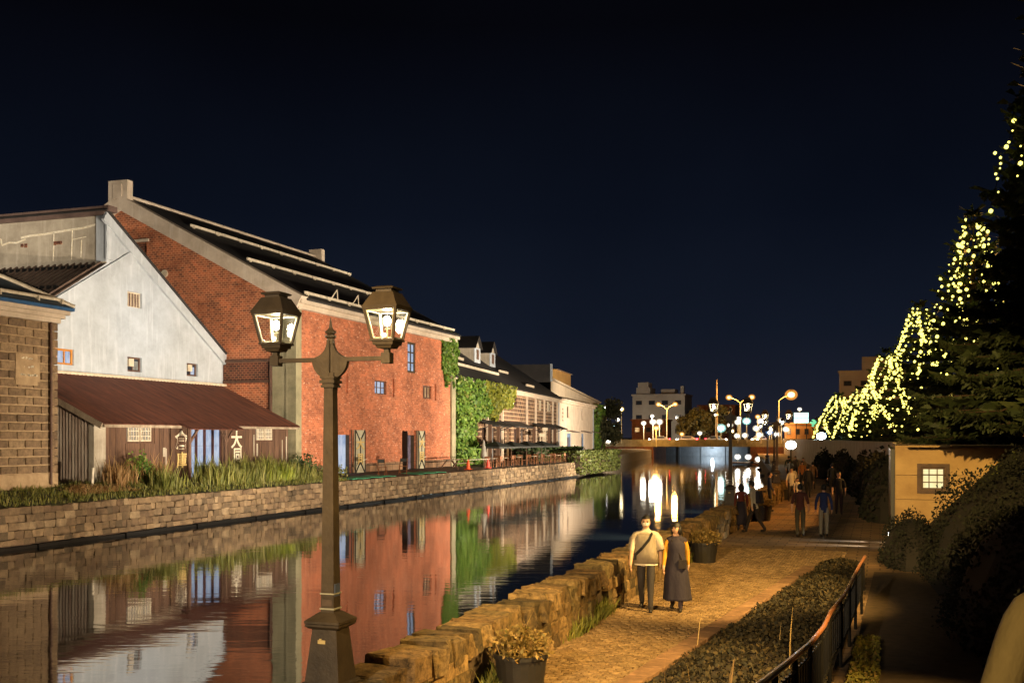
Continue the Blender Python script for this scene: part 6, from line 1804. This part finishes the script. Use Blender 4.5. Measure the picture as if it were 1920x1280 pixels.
# lamps on the low boat landing: bright over the water
for i, (x, y, z) in enumerate(((-19.9, 160, 0.3), (-18.6, 162, 0.25), (-16.9, 160, -0.05))):
    street_lamp(('first', 'second', 'third')[i] + ' dazzling low lamp on the boat landing', x, y, -0.9, z + 0.1, (1, .95, .84, 1), 0.42, (0,), 30, 0, 0.05)
b = MB(); b.box(-21, -15.2, 159, 164, -0.6, -0.42)
for x in (-20.8, -18, -15.6): b.box(x, x + .2, 159.2, 159.4, -1.9, -0.4)
tag(b.build('boat_landing', M['wood_dark']), 'low timber boat landing under the dazzling lamps', 'landing')
rs = thing('round_sign', 'round white lit sign on a post among the walkers', 'sign', (-4.75, 62.0, 0))
b = MB(); b.tube([(0, 0, 0), (0, 0, 2.7)], 0.04, 8); b.build('post', M['iron_black'], rs, local=True)
b = MB(); b.ball((0, 0, 2.82), 0.30, 16, 10, (1, .3, .8)); b.build('lit_disc', glow((1, .97, .9, 1), 6), rs, local=True)
# floodlight glare at the tree foot
ff = thing('floodlight', 'dazzling blue white floodlight at the foot of the farthest conifer', 'floodlight', (-6.4, 128, 2.96))
b = MB(); b.box(-.5, .5, 0, .3, .1, .8); b.bar((0, .15, -.1), (0, .15, .2), .1); b.build('housing', M['iron_black'], ff, local=True)
b = MB(); b.ball((0, -.1, .45), .5, 12, 8, (1, .3, .75)); b.build('lens', glow((.72, .92, 1, 1), 26), ff, local=True)
ld = bpy.data.lights.new('flood_glow', 'POINT'); ld.energy = 700; ld.color = (.55, .82, 1); ld.shadow_soft_size = .4
lo = bpy.data.objects.new('flood_glow', ld); COL.objects.link(lo); lo.parent = ff; lo.location = (0, -1.2, .6)

b = MB(); b.tube([(-32.0, 222.9, 1.4), (-32.0, 222.9, 15.2)], [.2, .13], 8); tag(b.build('utility_pole', M['wood_grey']), 'tall bare utility pole rising at the end of the bridge', 'pole')
def block(label, x0, x1, y0, y1, z0, z1, mat, wins=None, extra=None):
    t = thing('town_building', label, 'building', ((x0 + x1) / 2, y0, z0))
    b = MB(); b.box(x0, x1, y0, y1, z0, z1); b.build('wall', mat, t)
    b = MB(); b.box(x0 - .3, x1 + .3, y0 - .3, y1, z1, z1 + .4)
    for e in (extra or ()): b.box(*e)
    b.build('roof', mat, t)
    if wins:
        nx, nz, lit = wins
        for i in range(nx):
            for k in range(nz):
                u = x0 + (x1 - x0) * (i + .5) / nx; v = z0 + 1 + (z1 - z0 - 1) * (k + .5) / nz
                w_ = (x1 - x0) / nx * .24
                b = MB(); b.box(u - w_, u + w_, y0 - .06, y0 - .005, v - .6, v + .6)
                wn_ = b.build('window', M['frame_brown'], t)
                g_ = MB(); g_.box(u - w_ * .85, u + w_ * .85, y0 - .07, y0 - .062, v - .5, v + .5)
                link_mesh('pane', g_.mesh('pane', lit if (i * 7 + k * 3) % 4 == 0 and lit else M['glass_dark'], off=wloc(t)), wn_)
    return t
block('grey block of flats with a stepped roof beyond the bridge', -67, -52, 300, 312, 2, 15.2, M['apart'], (4, 3, None), [(-66, -62, 300.3, 308, 15.6, 17.5), (-65.5, -62.5, 300.4, 306, 17.5, 19), (-59, -55, 301, 306, 15.6, 17), (-53.3, -52.4, 300.3, 302, 15.6, 17.8)])
block('dim low brick house below the flats', -56, -48, 250, 258, 2, 7.2, M['brick_dark'], (3, 1, M['lit_warm']))
block('brown house with an attic right of the flats', -43, -34, 268, 276, 2, 11.0, M['brick_dark'], (3, 2, M['lit_warm']))
block('ochre lit shop below the teal sign', -18.4, -11.5, 224, 232, 2, 5.9, mat_plain('ochre shop wall', lin(206, 150, 84), lin(170, 118, 62), .9, 1), (4, 1, M['lit_warm']))
block('pale concrete building rising behind the lit conifers', -9, 6, 260, 270, 2, 18.4, M['apart'], (4, 3, None), [(-4, 4, 261, 268, 18.8, 22)])
block('grey shop row behind the conifers', -11, 6, 205, 212, 2.9, 6.6, M['apart'], (6, 1, M['lit_warm']))
block('orange lit house cut by the picture edge across the street', 6.6, 14, 62, 70, 2.96, 7.6, mat_plain('orange house wall', lin(206, 150, 96), lin(176, 122, 74), .9, 1), (4, 2, M['lit_warm']))
block('low shop with blue lights under the big conifer', 9.5, 16.0, 100, 106, 2.96, 5.4, M['apart'], (5, 1, mat_lit('blue shop light', (0.1, 0.25, 1, 1), 3.0, (0.3, 0.5, 1, 1))))
sg = thing('lit_sign', 'teal lit rectangular sign with dark divisions above the ochre shop', 'sign', (-14.9, 221, 5.9))
b = MB(); b.box(-1.5, 1.5, 0, .3, .2, 2.4); b.bar((-1, .15, -3.9), (-1, .15, .2), .15); b.bar((1, .15, -3.9), (1, .15, .2), .15); b.build('frame', M['iron_black'], sg, local=True)
for k in range(2):
    for i in range(4):
        b = MB(); b.box(-1.42 + i * .71, -.75 + i * .71, -.02, -.003, .28 + k * 1.06, 1.24 + k * 1.06); b.build('panel', glow((.42, .85, .78, 1), 1.1), sg, local=True)
sg2 = thing('lit_sign', 'small green leaf shaped neon beside the teal sign', 'sign', (-12.2, 221, 5.4))
b = MB(); b.bar((0, .1, -3.4), (0, .1, .3), .12); b.build('post', M['iron_black'], sg2, local=True)
b = MB()
for i in range(9): b.ball((random.uniform(-.8, .8), 0, random.uniform(.1, 1.7)), random.uniform(.15, .3), 6, 5, (1.3, .4, .7))
b.build('neon', glow((.1, .5, .25, 1), .6), sg2, local=True)
broadleaf('dark leafy tree standing at the water beyond the hedge', -46.0, 178, 1.0, 9.3, 3.9, 3600, 0.5, 11)
broadleaf('smaller dark tree leaning beside the water beyond the hedge', -43.6, 172, 1.0, 6.2, 3.2, 2400, 0.5, 12)
broadleaf('round olive tree behind the bridge below the flats', -39.5, 240, 2.0, 7.2, 4.2, 2600, 0.6, 13)
broadleaf('olive tree behind the bridge beside the bare pole', -34.2, 238, 2.0, 7.6, 3.8, 2600, 0.6, 14)
broadleaf('low tree between two olive trees behind the bridge', -36.8, 246, 2.0, 8.2, 3.4, 2000, 0.6, 15)

# ------------------------------------------------------------------ floodlights and masts that light the place
def flood(label, loc, target, energy, angle, col, blend=0.5, size=0.25):
    t = thing('floodlight', label, 'floodlight', loc, 0, 'floodlights facing the warehouses')
    d = (Vector(target) - Vector(loc)).normalized()
    b = MB(); b.box(-.16, .16, -.12, .12, -.14, .14); b.bar((0, 0, -.1), (0.12, 0, -.35), .06)
    b.xform(Matrix.Rotation(math.atan2(d.y, d.x), 4, 'Z')); b.build('housing', M['iron_black'], t, local=True)
    b = MB(); b.box(.165, .175, -.1, .1, -.11, .11); b.xform(Matrix.Rotation(math.atan2(d.y, d.x), 4, 'Z')); b.build('lens', mat_emit('flood lens', col, 3, False), t, local=True)
    ld = bpy.data.lights.new('flood_beam', 'SPOT'); ld.energy = energy; ld.color = col[:3]; ld.spot_size = R(angle); ld.spot_blend = blend; ld.shadow_soft_size = size
    lo = bpy.data.objects.new('flood_beam', ld); COL.objects.link(lo); lo.parent = t; lo.location = d * 0.35; lo.rotation_euler = d.to_track_quat('-Z', 'Y').to_euler()
    return t
WARM, NEUT = (1.0, 0.83, 0.62, 1), (1.0, 0.90, 0.78, 1)
COOL = (0.94, 0.97, 1.0, 1)
flood('floodlight under the parapet lighting the block storehouse', (-5.5, 24, 0.30), (-33, 33.5, 4.0), 9000, 46, (1, .80, .56, 1), .8)
flood('floodlight under the parapet lighting the white gable', (-5.5, 36, 0.30), (-38, 48.8, 10.4), 2000, 34, COOL, .9)
flood('small spot floodlight under the parapet aimed at the white gable centre', (-5.5, 38.5, 0.30), (-38, 48.3, 9.4), 4200, 11, COOL, 1.0)
flood('floodlight under the parapet lighting the shed and bank', (-5.5, 41, 0.30), (-33, 46, 2.4), 8800, 60, WARM, .8)
flood('floodlight under the parapet lighting the brick gable', (-5.5, 31, 0.30), (-42, 56, 11.0), 19000, 44, WARM, .8)
flood('floodlight under the parapet lighting the brick front', (-5.5, 56, 0.30), (-33, 66, 6.5), 10500, 76, WARM, .8)
flood('floodlight under the parapet lighting the brick corner ivy', (-6.5, 70, 0.30), (-33, 79, 7.5), 10500, 64, WARM, .8)
flood('floodlight under the parapet lighting the restaurant ivy', (-8.6, 84, 0.30), (-34, 90, 5.0), 19000, 70, WARM, .8)
flood('floodlight under the parapet lighting the terrace end', (-10.5, 100, 0.30), (-36, 112, 5.0), 23000, 76, WARM, .8)
flood('floodlight under the parapet lighting the cream warehouse', (-14.5, 130, 0.30), (-40, 146, 5.0), 23000, 66, (1, .84, .64, 1), .8)

def mast(label, x, y, z0, z1, heads, col=(1.0, 0.64, 0.20)):
    t = thing('street_mast', label, 'street lamp', (x, y, z0), 0, 'sodium masts beside the ramp')
    b = MB(); b.tube([(0, 0, 0), (0, 0, z1 - z0)], [.09, .06], 8); b.build('pole', M['door_iron'], t, local=True)
    for (tx, ty, tz, en, ang, bl) in heads:
        h = Vector((0, 0, z1 - z0)); d = (Vector((tx, ty, tz)) - Vector((x, y, z1))).normalized()
        b = MB(); b.ball(h + d * .2, .2, 10, 6, (1, 1, .6)); b.build('luminaire', M['iron_black'], t, local=True)
        ld = bpy.data.lights.new('sodium_beam', 'SPOT'); ld.energy = en; ld.color = col; ld.spot_size = R(ang); ld.spot_blend = bl; ld.shadow_soft_size = .14
        lo = bpy.data.objects.new('sodium_beam', ld); COL.objects.link(lo); lo.parent = t; lo.location = h + d * .45; lo.rotation_euler = d.to_track_quat('-Z', 'Y').to_euler()
mast('tall street mast beside the ramp out of view near the camera', 3.0, 11.0, 2.6, 7.4, [(-4.3, 13.6, 0.2, 3600, 46, .7), (-4.6, 8.5, 0.5, 700, 36, .6), (0.2, 13.0, 0.1, 1300, 34, 1.0)])  # last head is added fill that brightens the ramp path
mast('street mast on the embankment out of view by the hedge', 2.75, 17.5, 2.4, 7.4, [(-3.9, 22.0, 0.1, 3600, 48, .7), (-3.0, 30.0, 0, 2400, 26, .6)])

mast('street mast on the bridge out of view behind the camera', -2.5, -7.0, 2.2, 8.2, [(2.2, 33.2, 1.8, 19000, 11, .4), (-3.8, 18.0, 0.7, 6500, 20, 1.0), (0.3, 3.0, 2.6, 520, 14, .6)])  # last two heads are added fill for the couple and the passer-by
mast('pale street mast on the bridge out of view behind the camera', -3.6, -6.0, 2.2, 6.6, [(-5.0, 9.2, 3.2, 2800, 34, .6)], (1.0, .82, .58))
mast('tall flood mast on the bridge over the canal out of view', -15.0, -5.0, 1.8, 9.5, [(-48.5, 45.0, 13.2, 42000, 21, 1.0)], (1.0, .86, .68))
